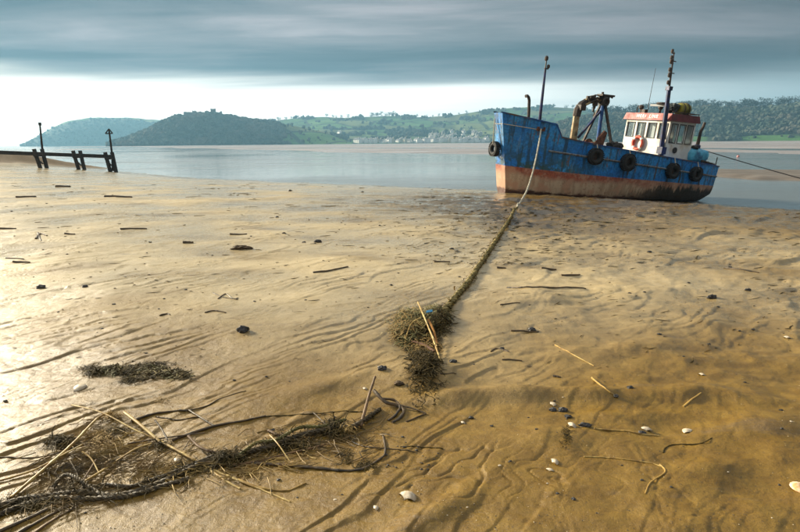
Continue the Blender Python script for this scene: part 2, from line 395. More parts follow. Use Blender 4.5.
WSC = 1.12 * (np.maximum(rowsY, 0) + 1.5) + 1.0
def ground(x, y):
    """height of the sand sheet itself, read off its grid"""
    x = np.asarray(x, float); y = np.asarray(y, float)
    j = np.clip(np.searchsorted(rowsY, y) - 1, 0, len(rowsY) - 2); fy = np.clip((y - rowsY[j]) / (rowsY[j + 1] - rowsY[j]), 0, 1)
    def row(k):
        q = x / WSC[k]; i = np.clip(np.searchsorted(wi, q) - 1, 0, len(wi) - 2); f = np.clip((q - wi[i]) / (wi[i + 1] - wi[i]), 0, 1)
        return HH[k, i] * (1 - f) + HH[k, i + 1] * f
    return row(j) * (1 - fy) + row(j + 1) * fy
GT = np.geomspace(1.2, 90, 1600)
def gp(u, v, lift=0.0):
    """the point of the sand that the pixel shows"""
    r = ray(u, v); P = r[None] * GT[:, None]
    d = P[:, 2] - ground(P[:, 0], P[:, 1]); i = int(np.argmax(d < 0))
    p = r * (GT[i - 1] + (GT[i] - GT[i - 1]) * d[i - 1] / (d[i - 1] - d[i] + 1e-12)); p[2] += lift
    return p
def sand_at(x, y): return float(ground(x, y))

# ------------------------------------------------------------------ water, sea bed and mud flats
def water_material():
    m = bpy.data.materials.new('estuary_water'); m.use_nodes = True; t = NT(m.node_tree); b = m.node_tree.nodes['Principled BSDF']
    pos = t.n('ShaderNodeNewGeometry').outputs['Position']
    big = t.noise(t.mapv(pos, (0.02, 0.05, 1)), 1.0, 4, 0.6)
    t.put(b.inputs['Base Color'], t.mix(big, (0.10, 0.115, 0.115), (0.15, 0.155, 0.15)))
    t.put(b.inputs['Roughness'], t.mr(big, 0.35, 0.65, 0.06, 0.22)); b.inputs['IOR'].default_value = 1.33
    n1 = t.bump(t.noise(t.mapv(pos, (0.6, 1.5, 1)), 1.6, 5, 0.6), 0.22, 0.06)
    n2 = t.bump(t.noise(t.mapv(pos, (0.10, 0.35, 1)), 0.8, 4, 0.6), 0.10, 0.25, n1)
    t.put(b.inputs['Normal'], n2)
    return m
WATER = water_material()
mb = MB(); mb.add([(-3600, -60, 0), (3600, -60, 0), (3600, 3500, 0), (-3600, 3500, 0)], [(0, 1, 2, 3)])
o = mb.build('estuary_water', WATER, recenter=False); o.location = (0, 0, WATER_Z); tag(o, kind='structure')

MUD = mat('mud', (0.36, 0.315, 0.30), (0.23, 0.20, 0.185), 0.05, 0.22, 0.2, 0.2, stretch=(0.5, 2.0, 1), c3=(0.42, 0.37, 0.345), rough2=0.42)
def flat_sheet(name, U, D, hfun, m):
    """low banks of mud between the channels: real mounds that rise a hand's breadth out of the water"""
    az = np.array([math.atan2(ray(u, 142)[0], ray(u, 142)[1]) for u in U])
    A, DD = np.meshgrid(az, D); X = np.sin(A) * DD; Y = np.cos(A) * DD
    UU = np.meshgrid(U, D)[0]
    return tag(grid_mesh(name, X, Y, WATER_Z + hfun(UU, DD, X, Y), m), kind='structure')
def far_h(U, D, X, Y):
    near = np.interp(U, [-100, 110, 180, 260, 330, 420, 500, 560, 640, 720, 800, 900], [2000, 900, 330, 210, 135, 112, 100, 98, 104, 108, 100, 96])
    wv = fbm(X * 0.012, Y * 0.02, 201, 4)
    k = sstep(0, 1, (D - near * (1 + 0.16 * wv)) / (near * 0.35))
    ch = np.exp(-((D - np.interp(U, [100, 330, 500, 700, 900], [420, 300, 230, 210, 170]) * (1 + .12 * fbm(X * .006, Y * .01, 205, 3))) / 16) ** 2)
    ch2 = np.exp(-((D - np.interp(U, [100, 330, 500, 700, 900], [700, 560, 420, 380, 330]) * (1 + .15 * fbm(X * .004, Y * .008, 207, 3))) / 40) ** 2) * sstep(-.2, .3, gnoise(X * .004, Y * .001, 209))
    return -0.25 + k * (0.42 + 0.10 * fbm(X * 0.02, Y * 0.03, 203, 3)) - 0.45 * ch - 0.35 * ch2
flat_sheet('mud_flat', np.linspace(60, 1000, 260), np.geomspace(70, 1700, 220), far_h, MUD)
def bar_h(U, D, X, Y):
    lo, hi = np.interp(U, [600, 690, 760, 900], [49.5, 45.5, 43.5, 42]), np.interp(U, [600, 690, 760, 900], [50, 57, 60, 62])
    wv = 1.6 * fbm(X * 0.12, Y * 0.2, 211, 3)
    return -0.2 + 0.42 * sstep(0, 4, D - lo + wv) * sstep(0, 5, hi - D + wv) * sstep(610, 690, U)
flat_sheet('mud_bar', np.linspace(600, 1000, 120), np.linspace(38, 72, 110), bar_h, mat('bar_mud', (0.16, 0.13, 0.10), (0.11, 0.09, 0.07), 0.6, 0.45, 0.25, 0.03))
def leftbar_h(U, D, X, Y):
    return -0.2 + 0.3 * np.exp(-((U - 82) / 45) ** 2) * np.exp(-((D - 420) / 60) ** 2) + 0.0 * X
flat_sheet('mud_spit', np.linspace(0, 170, 60), np.linspace(300, 560, 40), leftbar_h, MUD)

# ================================================================== hills
def hill_material(name, kind):
    m = bpy.data.materials.new(name); m.use_nodes = True; t = NT(m.node_tree); b = m.node_tree.nodes['Principled BSDF']
    pos = t.n('ShaderNodeNewGeometry').outputs['Position']; wood = t.n('ShaderNodeAttribute', attribute_name='wood').outputs['Fac']
    vor = t.n('ShaderNodeTexVoronoi', feature='F1', voronoi_dimensions='2D'); t.put(vor.inputs['Vector'], t.mapv(pos, (1, 1.0, 1), (0, 0, 0.4))); vor.inputs['Scale'].default_value = 0.0085
    c = t.ramp(t.sep(vor.outputs['Color'])[0], [(0.0, (0.045, 0.12, 0.035)), (0.3, (0.10, 0.19, 0.05)), (0.55, (0.07, 0.155, 0.045)), (0.75, (0.17, 0.20, 0.075)), (1.0, (0.12, 0.13, 0.06))])
    c = t.mix(t.noise(pos, 0.05, 5, 0.6), c, t.mix(1.0, c, (0.6, 0.65, 0.6), 'MULTIPLY'))
    ved = t.n('ShaderNodeTexVoronoi', feature='DISTANCE_TO_EDGE', voronoi_dimensions='2D'); t.put(ved.inputs['Vector'], t.mapv(pos, (1, 1.0, 1), (0, 0, 0.4))); ved.inputs['Scale'].default_value = 0.0085
    c = t.mix(t.mr(ved.outputs['Distance'], 0.03, 0.07, 0.95, 0.0), c, (0.025, 0.04, 0.025))      # hedges
    c = t.mix(wood, c, t.mix(t.noise(pos, 0.06, 5, 0.7), (0.028, 0.042, 0.034), (0.062, 0.075, 0.055)))
    t.put(b.inputs['Base Color'], c); b.inputs['Roughness'].default_value = 0.95; b.inputs['Specular IOR Level'].default_value = 0.1
    t.put(b.inputs['Normal'], t.bump(t.noise(pos, 0.08, 5, 0.7), 0.5, 4.0))
    return m
HILL = hill_material('hillside', 'mixed')
HILLS = {}
def hill(name, prof, d0, d1, shape, seed, wood_fn, rough=1.0, nu=240, nd=60):
    U = np.linspace(prof[0][0], prof[-1][0], nu); V = np.interp(U, [p[0] for p in prof], [p[1] for p in prof])
    t = np.concatenate([np.linspace(-0.04, 1, nd), np.linspace(1.03, 2.2, 22)])
    X = np.zeros((len(t), nu)); Y = X.copy(); Z = X.copy(); W = X.copy()
    for k, (u, v) in enumerate(zip(U, V)):
        da = d0(u) if callable(d0) else d0; db = d1(u) if callable(d1) else d1
        r = ray(u, v); hd = math.hypot(r[0], r[1]); zr = r[2] / hd * db
        D = da + (db - da) * t
        X[:, k] = r[0] / hd * D; Y[:, k] = r[1] / hd * D
        tt = np.clip(t, 0, 1); f = shape(tt)
        f = np.where(t > 1, 1 - 0.55 * (t - 1) ** 2 / 1.44 - 0.12 * (t - 1), f)
        Z[:, k] = WATER_Z + 0.35 * (t >= 0) - 1.2 * (t < 0) + np.maximum(zr - WATER_Z - .35, 0) * f
        W[:, k] = wood_fn(u, tt)
    Z += rough * sstep(0.02, 0.2, np.clip(t, 0, 1))[:, None] * (1 - 0.75 * np.exp(-((t - 1) / 0.12) ** 2))[:, None] * (fbm(X * 0.006, Y * 0.006, seed, 4) * 7.0) * np.clip((Z - WATER_Z) / 40, 0, 1)
    W = np.clip(W + 0.35 * fbm(X * 0.01, Y * 0.01, seed + 5, 3), 0, 1); W = sstep(0.42, 0.58, W)
    o = tag(grid_mesh(name, X, Y, Z, HILL, {'wood': W}), kind='structure')
    HILLS[name] = (U, t, X, Y, Z, W); return o
cliff = lambda t: np.where(t < 0.25, t * 2.4, 0.6 + 0.4 * np.sin((t - 0.25) / 0.75 * math.pi / 2))
slope = lambda t: 0.15 * t + 0.85 * np.sin(t * math.pi / 2) ** 1.2
gentle = lambda t: 0.5 * t + 0.5 * t ** 1.7
headland_prof = [(20, 145.5), (28, 141.5), (38, 136), (50, 129), (60, 124), (68, 121), (80, 119.5), (95, 118.5), (112, 117.6), (125, 117.4), (140, 118.6), (160, 121), (185, 124), (210, 128), (240, 133), (270, 139)]
hill('headland', headland_prof, 2500, 2900, cliff, 301, lambda u, t: np.interp(t, [0, .55, .68, 1], [.85, .85, .2, .12]), 1.0)
castle_prof = [(108, 144.2), (116, 142), (130, 138.2), (150, 129.5), (165, 122), (174, 118), (186, 115.6), (200, 114.5), (216, 114.6), (228, 117), (240, 119.2), (252, 121.2), (264, 121.6), (280, 123), (296, 125.5), (312, 128.8), (328, 133), (342, 138), (352, 141.5)]
hill('castle_hill', castle_prof, 1230, 1400, slope, 311, lambda u, t: 0.85 - 0.55 * sstep(268, 292, u) + 0 * t, 0.9)
mid_prof = [(235, 138), (252, 127), (268, 121.5), (285, 119.5), (300, 118), (320, 117), (345, 117.6), (370, 116.6), (385, 116), (400, 116), (412, 117.5), (430, 117.2), (455, 115.3), (470, 113), (490, 110), (515, 107.5), (540, 106.5), (575, 108.5), (610, 111), (650, 116), (700, 124)]
hill('farmland_hill', mid_prof, lambda u: 1360 + 0.25 * abs(u - 400), lambda u: 2050, gentle, 321, lambda u, t: 0.30 + 0.28 * np.exp(-((u - 385) / 22) ** 2) * np.exp(-((t - .45) / .25) ** 2) + .22 * np.exp(-((u - 450) / 60) ** 2) * np.exp(-((t - .3) / .3) ** 2) + .25 * sstep(490, 600, u) * (t < .55) + 0.12 * np.exp(-((t - 1) / .1) ** 2), 1.0, 300, 70)
wood_prof = [(545, 128), (575, 119), (600, 115), (640, 112.5), (690, 110), (705, 108.5), (725, 110), (750, 109.5), (775, 108.5), (792, 106), (800, 105), (830, 103), (880, 102), (960, 104), (1050, 108)]
hill('wooded_hill', wood_prof, 1000, 1230, slope, 331, lambda u, t: np.interp(t, [0, .10, .16, 1], [.46, .50, .85, .9]), 0.7)

# woods: crowns of trees that read as one mass, one object for each hill
WOODM = mat('far_foliage', (0.026, 0.042, 0.034), (0.058, 0.072, 0.054), 0.05, 0.95, 0, spec=0.1, c3=(0.085, 0.080, 0.064), lo=.4, hi=.6)
def woods(name, hname, count, seed, size, wmin=0.5, tmax=1.0, tmin=0.0, label='', flt=None):
    U, t, X, Y, Z, W = HILLS[hname]; rng = np.random.default_rng(seed); nd, nu = X.shape
    Vs = []; Fs = []; off = 0; got = 0; ti = np.where((t >= tmin) & (t <= tmax))[0]
    V0, F0 = ICO0; F0 = np.array(F0)
    while got < count:
        i = rng.integers(ti[0], ti[-1] + 1); k = rng.integers(0, nu - 1)
        if W[i, k] < wmin and rng.random() > 0.015: got += 0.05; continue
        if flt and not flt(U[k], t[i], rng): got += 0.05; continue
        i2 = min(i + 1, nd - 1); a, b = rng.random(2)
        p = np.array([X[i, k] * (1 - a) + X[i, k + 1] * a, Y[i, k] * (1 - b) + Y[i2, k] * b, Z[i, k] * (1 - b) + Z[i2, k] * b])
        s = size * (0.40 + 1.25 * rng.random() ** 1.8)
        V = V0 * (1 + 0.55 * (rng.random((12, 1)) - 0.5) * 2) * np.array([s * .62, s * .62, s * .60]) + p + np.array([0, 0, s * 0.33])
        Vs.append(V); Fs.append(F0 + off); off += 12; got += 1
    m_ = MB(); m_.v = np.concatenate(Vs).tolist(); m_.f = np.concatenate(Fs).tolist()
    return tag(m_.build(name, WOODM, recenter=False), label, 'woodland', kind='stuff')
woods('headland_scrub', 'headland', 1500, 1, 6, tmax=.7, label='dark scrub and woodland on the far headland cliff')
woods('castle_wood', 'castle_hill', 7000, 2, 5.2, tmax=1.0, flt=lambda u, t, r: not (t > .80 and 180 < u < 230), label='dense woodland covering the hill below the ruined castle')
woods('farm_wood', 'farmland_hill', 4200, 3, 7.5, tmax=1.0, flt=lambda u, t, r: not (t < .10 and 345 < u < 492) and not (t < .4 and 425 < u < 485 and r.random() < .75), label='copses and hedgerow trees among the green fields')
woods('ridge_wood', 'wooded_hill', 14000, 4, 4.4, tmax=1.0, label='dense dark woodland covering the hillside behind the boat')

# single trees along the skyline
BARK = mat('far_bark', (0.05, 0.04, 0.03), (0.03, 0.025, 0.02), 2.0, 0.9, 0)
def make_tree(seed):
    rng = np.random.default_rng(seed)
    root = empty('skyline_tree')
    tr = MB(); hgt = 14 + 4 * rng.random()
    tr.tube([(0, 0, -1.5), (0.2, 0, hgt * .3), (0.1, .2, hgt * .6), (0.3, 0, hgt * .86)], [.8, .6, .4, .12], 6)
    tips = []
    for k in range(11):
        z0 = hgt * (.12 + .6 * rng.random()); an = rng.random() * 6.28; l = hgt * (.22 + .2 * rng.random())
        e = np.array([math.cos(an) * l, math.sin(an) * l, z0 + l * (.25 + .5 * rng.random())])
        tr.tube([(0.1, 0.1, z0), (e[0] * .5, e[1] * .5, z0 + (e[2] - z0) * .4), e], [.2, .13, .04], 4); tips.append(e)
    tr.build('trunk', BARK, root)
    cr = MB()
    for e in tips + [np.array([.2, 0, hgt * .9])]:
        for _ in range(26):
            c = e + rng.normal(size=3) * np.array([1.7, 1.7, 1.3]) ; s = .35 + .75 * rng.random()
            x, y, z = rot_to(rng.normal(size=3)); cr.add([c + x * s, c - x * s * .6 + y * s * .7, c - x * .5 * s - y * s], [(0, 1, 2)])
    cr.build('crown', WOODM, root)
    return root
rng = np.random.default_rng(77)
protos = [make_tree(900 + k) for k in range(5)]; used = set()
def plant(hname, u, tpos, scale, k, label, group):
    U, t, X, Y, Z, W = HILLS[hname]; i = int(np.argmin(np.abs(t - tpos))); c = int(np.clip(np.searchsorted(U, u), 0, len(U) - 1))
    o = protos[k] if k not in used else copy_tree(protos[k]); used.add(k)
    o.location = (X[i, c], Y[i, c], Z[i, c]); o.rotation_euler[2] = rng.random() * 6.28; o.scale = (scale * 1.1, scale * 1.1, scale)
    tag(o, label, 'tree', group)
u = 604.0
while u < 812:
    plant('wooded_hill', u, 1.0 + 0.05 * rng.normal() * .3, 0.72 + 0.55 * rng.random(), int(rng.integers(0, 5)), 'thin-crowned tree standing on the skyline of the wooded ridge', 'trees along the wooded ridge')
    u += 1.6 + 4.2 * rng.random() ** 1.6
for u0, u1, n in ((368, 396, 9), (268, 300, 6), (322, 350, 5), (408, 470, 9), (540, 600, 6)):
    for q in range(n):
        plant('farmland_hill', u0 + (u1 - u0) * (q + rng.random() * .8) / n, 0.97 + .05 * rng.random(), (0.55 if u0 != 368 else .85) + 0.3 * rng.random(), int(rng.integers(0, 5)), 'small tree on the skyline above the green fields', 'trees along the top of the fields')
for q in range(9):
    plant('castle_hill', 233 + q * 3.8 + rng.random() * 2, 0.98, 0.34 + 0.18 * rng.random(), int(rng.integers(0, 5)), 'small tree on the skyline right of the castle ruin', 'trees on the castle hill skyline')

# ------------------------------------------------------------------ castle ruin
STONE = mat('castle_stone', (0.13, 0.12, 0.105), (0.08, 0.075, 0.065), 0.3, 0.95, 0.3, 0.3)
cs_base = {}
def hill_z(hname, u, tpos=1.0):
    U, t, X, Y, Z, W = HILLS[hname]; i = int(np.argmin(np.abs(t - tpos))); c = int(np.clip(np.searchsorted(U, u), 0, len(U) - 1)); return np.array([X[i, c], Y[i, c], Z[i, c]])
pc = hill_z('castle_hill', 204); cst = empty('castle_ruin', pc, 'ruined stone castle with broken towers on the hilltop', 'castle')
ex = np.array([pc[1], -pc[0], 0]) / math.hypot(pc[0], pc[1]); ey = np.array([pc[0], pc[1], 0]) / math.hypot(pc[0], pc[1]); ez = np.array([0, 0, 1.])
PXM = 1400 / F * 1.0
def castle_piece(name, u0, u1, top, depth, notch):
    a = (u0 - 204) * PXM; b = (u1 - 204) * PXM; zb = -4.0
    zt = hill_z('castle_hill', (u0 + u1) / 2)[2] - pc[2] + top * PXM
    n = max(3, int((b - a) / 1.6)); r = np.random.default_rng(int(u0 * 10)); poly = [(a, zb), (b, zb)]
    for k in range(n + 1):
        q = b + (a - b) * k / n; d = zt - notch * r.random(); poly += [(q, d)] if k in (0, n) else [(q + .3, d), (q - .3, d - notch * .5 * (k % 2))]
    MB().prism(poly, depth, -ey * depth / 2, ex, ez, ey).build(name, STONE, cst)
castle_piece('curtain_wall', 186, 217, 2.2, 3.0, 1.4)
castle_piece('tower', 193.4, 197.0, 3.8, 7.0, 2.0)
castle_piece('tower', 204, 207.6, 3.4, 8.0, 1.6)
castle_piece('gatehouse', 209, 213.6, 5.2, 10.0, 1.3)
castle_piece('tower', 217, 219, 3.3, 4.5, 1.2)
castle_piece('curtain_wall', 214, 226, 1.5, 2.5, 1.6)

# ------------------------------------------------------------------ village houses
HW = [mat('render_white', (0.84, 0.83, 0.80), (0.78, 0.77, 0.74), 0.5, 0.8, 0), mat('render_cream', (0.62, 0.55, 0.42), (0.5, 0.45, 0.35), 0.5, 0.8, 0), mat('render_grey', (0.36, 0.35, 0.33), (0.28, 0.27, 0.26), 0.5, 0.8, 0)]
SLATE = mat('slate', (0.10, 0.105, 0.115), (0.07, 0.07, 0.08), 0.8, 0.7, 0); DARKG = mat('far_glass', (0.03, 0.035, 0.04), None, 1, 0.2, 0)
def make_house(mw, L, Wd, H, name='village_house'):
    root = empty(name); e = MB()
    e.add([(-L / 2, -Wd / 2, -2.5), (L / 2, -Wd / 2, -2.5), (L / 2, Wd / 2, -2.5), (-L / 2, Wd / 2, -2.5), (-L / 2, -Wd / 2, H), (L / 2, -Wd / 2, H), (L / 2, Wd / 2, H), (-L / 2, Wd / 2, H), (-L / 2, 0, H + Wd * .38), (L / 2, 0, H + Wd * .38)],
          [(0, 1, 5, 4), (2, 3, 7, 6), (1, 2, 6, 9, 5), (3, 0, 4, 8, 7)]).build('wall', mw, root)
    r = MB(); e_, rz = .35, H + Wd * .38 + .15
    for sg in (-1, 1):
        r.add([(-L / 2 - e_, sg * (Wd / 2 + e_), H - .25), (L / 2 + e_, sg * (Wd / 2 + e_), H - .25), (L / 2 + e_, 0, rz), (-L / 2 - e_, 0, rz)], [(0, 1, 2, 3)])
    ro = r.build('roof', SLATE, root); MB().box((L / 2 - .6, 0, rz + .5), (.8, .8, 1.6)).build('chimney', mw, ro)
    for zz in ((1.2, 3.9) if H > 4.5 else (1.2,)):
        for xx in np.arange(-L / 2 + 1.8, L / 2 - 1, 3.4): MB().box((xx, -Wd / 2 - .04, zz), (.8, .12, .95)).build('window', DARKG, root)
    return root
hp = [make_house(HW[0], 9, 7, 5.2), make_house(HW[0], 13, 7, 5.0), make_house(HW[1], 8, 6.5, 5.4), make_house(HW[2], 10, 7, 5.0), make_house(HW[0], 10, 6.5, 3.0)]
hu = set(); rng = np.random.default_rng(12)
def put_house(k, u, tpos, label, group, sc=1.0):
    p = hill_z('farmland_hill', u, tpos); o = hp[k] if k not in hu else copy_tree(hp[k]); hu.add(k)
    p[2] += 1.0; o.location = p.tolist(); o.rotation_euler[2] = -math.atan2(p[0], p[1]) - 1.12 + rng.normal() * .22; o.scale = (sc,) * 3; tag(o, label, 'house', group)
u = 356.0
while u < 488:
    if not (410 < u < 416 or 392 < u < 395): put_house(int(rng.choice([0, 0, 1, 1, 2, 4])), u, 0.03 + .02 * rng.random(), 'pale house in the row along the far shore', 'houses along the far waterfront', 1.4)
    u += 2.3 + 2.2 * rng.random()
for q in range(34):
    put_house(int(rng.choice([0, 1, 2, 3, 3, 4])), 428 + 52 * rng.random(), 0.10 + .26 * rng.random() ** 1.3, 'house on the slope above the far waterfront', 'houses up the far hillside', 1.35)
put_house(1, 339, .40, 'lone pale farmhouse in the fields left of the village', 'farmhouses in the fields', 1.3)
put_house(4, 795, .30, 'lone pale building', None, .6) if False else None
# church tower above the village
p = hill_z('farmland_hill', 434, .30); ch = empty('church', p, 'grey square church tower above the village roofs', 'church')
MB().box((0, 0, 6), (6, 6, 18)).build('tower', STONE, ch); e = MB()
for k in (-1, 1):
    for q in (-1, 1): e.box((k * 2.3, q * 2.3, 15.7), (1.2, 1.2, 1.5))
e.build('battlement', STONE, ch); MB().box((9, 0, 2), (14, 7, 8)).build('nave', STONE, ch)
# ================================================================== the boat
def boat_frame(psi, tau, eta, O):
    psi, tau, eta = map(math.radians, (psi, tau, eta)); zz = np.array([0, 0, 1.0])
    h = np.array([-math.cos(psi), -math.sin(psi), 0]); port = np.array([-h[1], h[0], 0])
    X = h * math.cos(tau) + zz * math.sin(tau); Z = -h * math.sin(tau) + zz * math.cos(tau)
    Yp = port * math.cos(eta) - Z * math.sin(eta); Z2 = port * math.sin(eta) + Z * math.cos(eta)
    R = np.array([X, Yp, Z2]).T
    return R, np.asarray(O, float) - R @ np.array([1.0, 0, 0])
BR, BO = boat_frame(22, 4.0, 4.0, (13.2, 25.6, -2.75))      # x forward, y to port, z up; beached: down by the stern, leaning to port
def bw(p): return BR @ np.asarray(p, float) + BO
BMAT = Matrix([[*map(float, BR[i]), float(BO[i])] for i in range(3)] + [[0, 0, 0, 1]])
def on_boat(o, p=None):
    """a thing that rests on the boat: its own top-level object, tilted as the boat is"""
    o.matrix_world = BMAT @ Matrix.Translation(Vector([float(q) for q in p])) if p is not None else BMAT
boat = empty('fishing_boat', (0, 0, 0), 'rusty blue fishing boat with white wheelhouse aground at the water edge', 'boat'); boat.matrix_world = BMAT
XS, XB = 0.5, 11.38
GUN = [(0.5, 1.70), (1.5, 1.77), (3.25, 1.90), (5.55, 2.06), (7.57, 2.21), (9.17, 2.40), (9.43, 2.86), (10.44, 3.00), (11.38, 3.14)]
def gunz(x): return np.interp(x, [p[0] for p in GUN], [p[1] for p in GUN])
def halfb(x, z):
    zt = np.clip(z / gunz(x), 0, 1); tip = 0.43 - 0.13 * zt
    t = np.clip((x - 6.2) / (XB - 6.2), 0, 1); f = 1.75 - (1.75 - tip) * t ** 1.9
    a = np.clip((2.5 - x) / 2.0, 0, 1); f = f - 0.24 * a ** 2
    return f - 0.10 * (1 - zt) * (1 - 0.3 * t)
def rake(x, z): return x - 0.62 * np.clip((x - 8.5) / (XB - 8.5), 0, 1) ** 1.4 * (1 - z / 3.14)
def keelz(x): return np.interp(x, [0.5, 1.0, 1.6, 11.4], [0.34, 0.14, 0.0, 0.0])

def hull_material():
    m = bpy.data.materials.new('hull_paint'); m.use_nodes = True; t = NT(m.node_tree); b = m.node_tree.nodes['Principled BSDF']
    co = t.n('ShaderNodeTexCoord').outputs['Object']; x, y, z = t.sep(co)
    n1 = t.noise(co, 3.0, 6, 0.65); n2 = t.noise(co, 11.0, 5, 0.65); nbig = t.noise(co, 0.7, 4, 0.6)
    streak = t.noise(t.mapv(co, (3.2, 3.2, 0.35)), 1.6, 6, 0.65); fine = t.noise(t.mapv(co, (9, 9, 1.0)), 1.5, 5, 0.7)
    jit = t.m('MULTIPLY', t.m('SUBTRACT', n1, 0.5), 0.10)
    zl = t.m('SUBTRACT', z, t.m('ADD', 0.84, t.m('MULTIPLY', x, 0.0285)))            # height above the boot line
    zj = t.m('ADD', zl, t.m('MULTIPLY', jit, 0.5))
    blue = t.mix(t.mr(nbig, 0.35, 0.65), (0.014, 0.19, 0.60), (0.05, 0.35, 0.74))
    blue = t.mix(t.mr(n2, 0.42, 0.62, 0, 0.5), blue, (0.008, 0.06, 0.20))
    blue = t.mix(t.mr(streak, 0.50, 0.60, 0, 0.8), blue, (0.02, 0.055, 0.085))              # scuffed dark patches
    fwd = t.mr(x, 5.5, 9.8)
    lowp = t.mr(z, 1.0, 2.2, 1.0, 0.25)
    blue = t.mix(t.m('MULTIPLY', t.m('MULTIPLY', t.mr(n1, 0.42, 0.54), lowp), t.m('ADD', t.m('MULTIPLY', fwd, 0.8), 0.15)), blue, (0.03, 0.075, 0.07))
    rustm = t.m('MULTIPLY', t.mr(t.m('ADD', t.m('MULTIPLY', fine, 0.6), t.m('MULTIPLY', n1, 0.4)), 0.54, 0.61), t.mr(nbig, 0.46, 0.56))
    blue = t.mix(t.m('MULTIPLY', rustm, 0.85), blue, t.mix(n2, (0.11, 0.045, 0.02), (0.26, 0.12, 0.055)))
    pale = t.mr(t.noise(t.mapv(co, (1.6, 1.6, 0.4)), 2.1, 5, 0.6), 0.60, 0.70, 0, 0.55)
    blue = t.mix(t.m('MULTIPLY', pale, t.mr(x, 10.6, 11.2, 0.45, 1.0)), blue, (0.22, 0.34, 0.40))                     # chalky bleaching
    red = t.mix(t.mr(n2, 0.4, 0.62), (0.38, 0.10, 0.05), (0.24, 0.065, 0.04))
    red = t.mix(t.mr(n1, 0.50, 0.66, 0, 0.6), red, (0.50, 0.30, 0.20))
    cream = t.mix(t.mr(streak, 0.40, 0.62), (0.52, 0.37, 0.24), (0.36, 0.235, 0.145))
    cream = t.mix(t.mr(n2, 0.56, 0.68, 0, 0.7), cream, (0.24, 0.10, 0.05))
    band = t.m('ADD', zl, t.m('MULTIPLY', t.m('SUBTRACT', n1, 0.5), 0.22))
    under = t.mix(t.mr(t.m('ADD', band, t.m('MULTIPLY', t.m('SUBTRACT', nbig, 0.5), 0.5)), -0.42, -0.16), cream, red)
    under = t.mix(t.mr(t.noise(co, 1.7, 5, 0.65), 0.50, 0.62, 0, 0.75), under, t.mix(n2, (0.40, 0.17, 0.09), (0.55, 0.34, 0.22)))
    under = t.mix(t.m('MULTIPLY', t.mr(x, 7.0, 3.0), 0.55), under, cream)                      # red worn thin towards the stern
    rust_shade = t.m('ADD', z, t.m('MULTIPLY', t.m('SUBTRACT', n1, 0.5), 0.45))
    under = t.mix(t.mr(rust_shade, 0.20, 0.32, 0.93, 0.0), under, t.mix(n2, (0.11, 0.028, 0.016), (0.03, 0.016, 0.012)))  # rusty bottom edge, widened and blackened to paint the shadow line under the hull
    aft = t.mr(x, 7.8, 3.6, 0, 1)
    weed = t.m('ADD', z, t.m('MULTIPLY', t.m('SUBTRACT', t.noise(t.mapv(co, (1.5, 1.5, 0.45)), 2.0, 6, 0.72), 0.5), 1.5))
    under = t.mix(t.m('MULTIPLY', t.mr(t.m('SUBTRACT', weed, t.m('MULTIPLY', aft, 0.78)), -0.18, 0.10, 0.96, 0.0), aft), under, (0.014, 0.012, 0.008))
    c = t.mix(t.mr(zj, -0.02, 0.02), under, blue)
    t.put(b.inputs['Base Color'], c)
    t.put(b.inputs['Roughness'], t.mr(n2, 0.3, 0.7, 0.34, 0.68)); b.inputs['Specular IOR Level'].default_value = 0.4
    seam = t.m('ABSOLUTE', t.m('SUBTRACT', t.m('FRACT', t.m('MULTIPLY', x, 0.58)), 0.5))
    n_ = t.bump(t.mr(seam, 0.0, 0.02), 0.4, 0.008); n_ = t.bump(t.noise(co, 1.3, 3, 0.5), 0.45, 0.06, n_); n_ = t.bump(n2, 0.25, 0.012, n_)
    t.put(b.inputs['Normal'], n_)
    return m
HULL = hull_material()
BLUE = mat('blue_paint', (0.012, 0.10, 0.34), (0.008, 0.05, 0.18), 4, 0.45, 0.3, 0.01, c3=(0.10, 0.06, 0.04))
NAVY = mat('navy_paint', (0.010, 0.022, 0.12), (0.02, 0.02, 0.035), 6, 0.45, 0.3, 0.01)
DKSTEEL = mat('dark_steel', (0.025, 0.022, 0.02), (0.07, 0.04, 0.025), 9, 0.6, 0.4, 0.01)
RUST = mat('rusty_steel', (0.20, 0.075, 0.035), (0.08, 0.035, 0.02), 8, 0.8, 0.5, 0.01)
CREAMP = mat('cream_paint', (0.46, 0.37, 0.19), (0.30, 0.17, 0.07), 6, 0.6, 0.4, 0.01, c3=(0.05, 0.035, 0.025))
WHITE = mat('white_paint', (0.74, 0.74, 0.71), (0.60, 0.60, 0.57), 3, 0.45, 0.2, 0.01, c3=(0.55, 0.46, 0.34))
REDP = mat('red_paint', (0.38, 0.055, 0.045), (0.24, 0.035, 0.03), 5, 0.5, 0.25, 0.01)
MAROON = mat('maroon_paint', (0.13, 0.018, 0.02), (0.07, 0.012, 0.012), 5, 0.5, 0.25, 0.01)
DECKM = mat('deck_boards', (0.20, 0.16, 0.11), (0.12, 0.09, 0.06), 6, 0.8, 0.3, 0.01)
RUBBER = mat('tyre_rubber', (0.012, 0.012, 0.013), (0.03, 0.028, 0.026), 12, 0.75, 0.4, 0.01)
ROPEP = mat('pale_rope', (0.55, 0.52, 0.42), (0.38, 0.34, 0.25), 30, 0.9, 0.6, 0.005)
GLASS = bpy.data.materials.new('window_glass'); GLASS.use_nodes = True
gb = GLASS.node_tree.nodes['Principled BSDF']; gb.inputs['Base Color'].default_value = (0.55, 0.62, 0.64, 1); gb.inputs['Roughness'].default_value = 0.06
gb.inputs['Transmission Weight'].default_value = 0.85; gb.inputs['IOR'].default_value = 1.1
YELLOW = mat('yellow_paint', (0.27, 0.24, 0.015), (0.13, 0.12, 0.02), 5, 0.5, 0.3, 0.01, c3=(0.06, 0.05, 0.02))

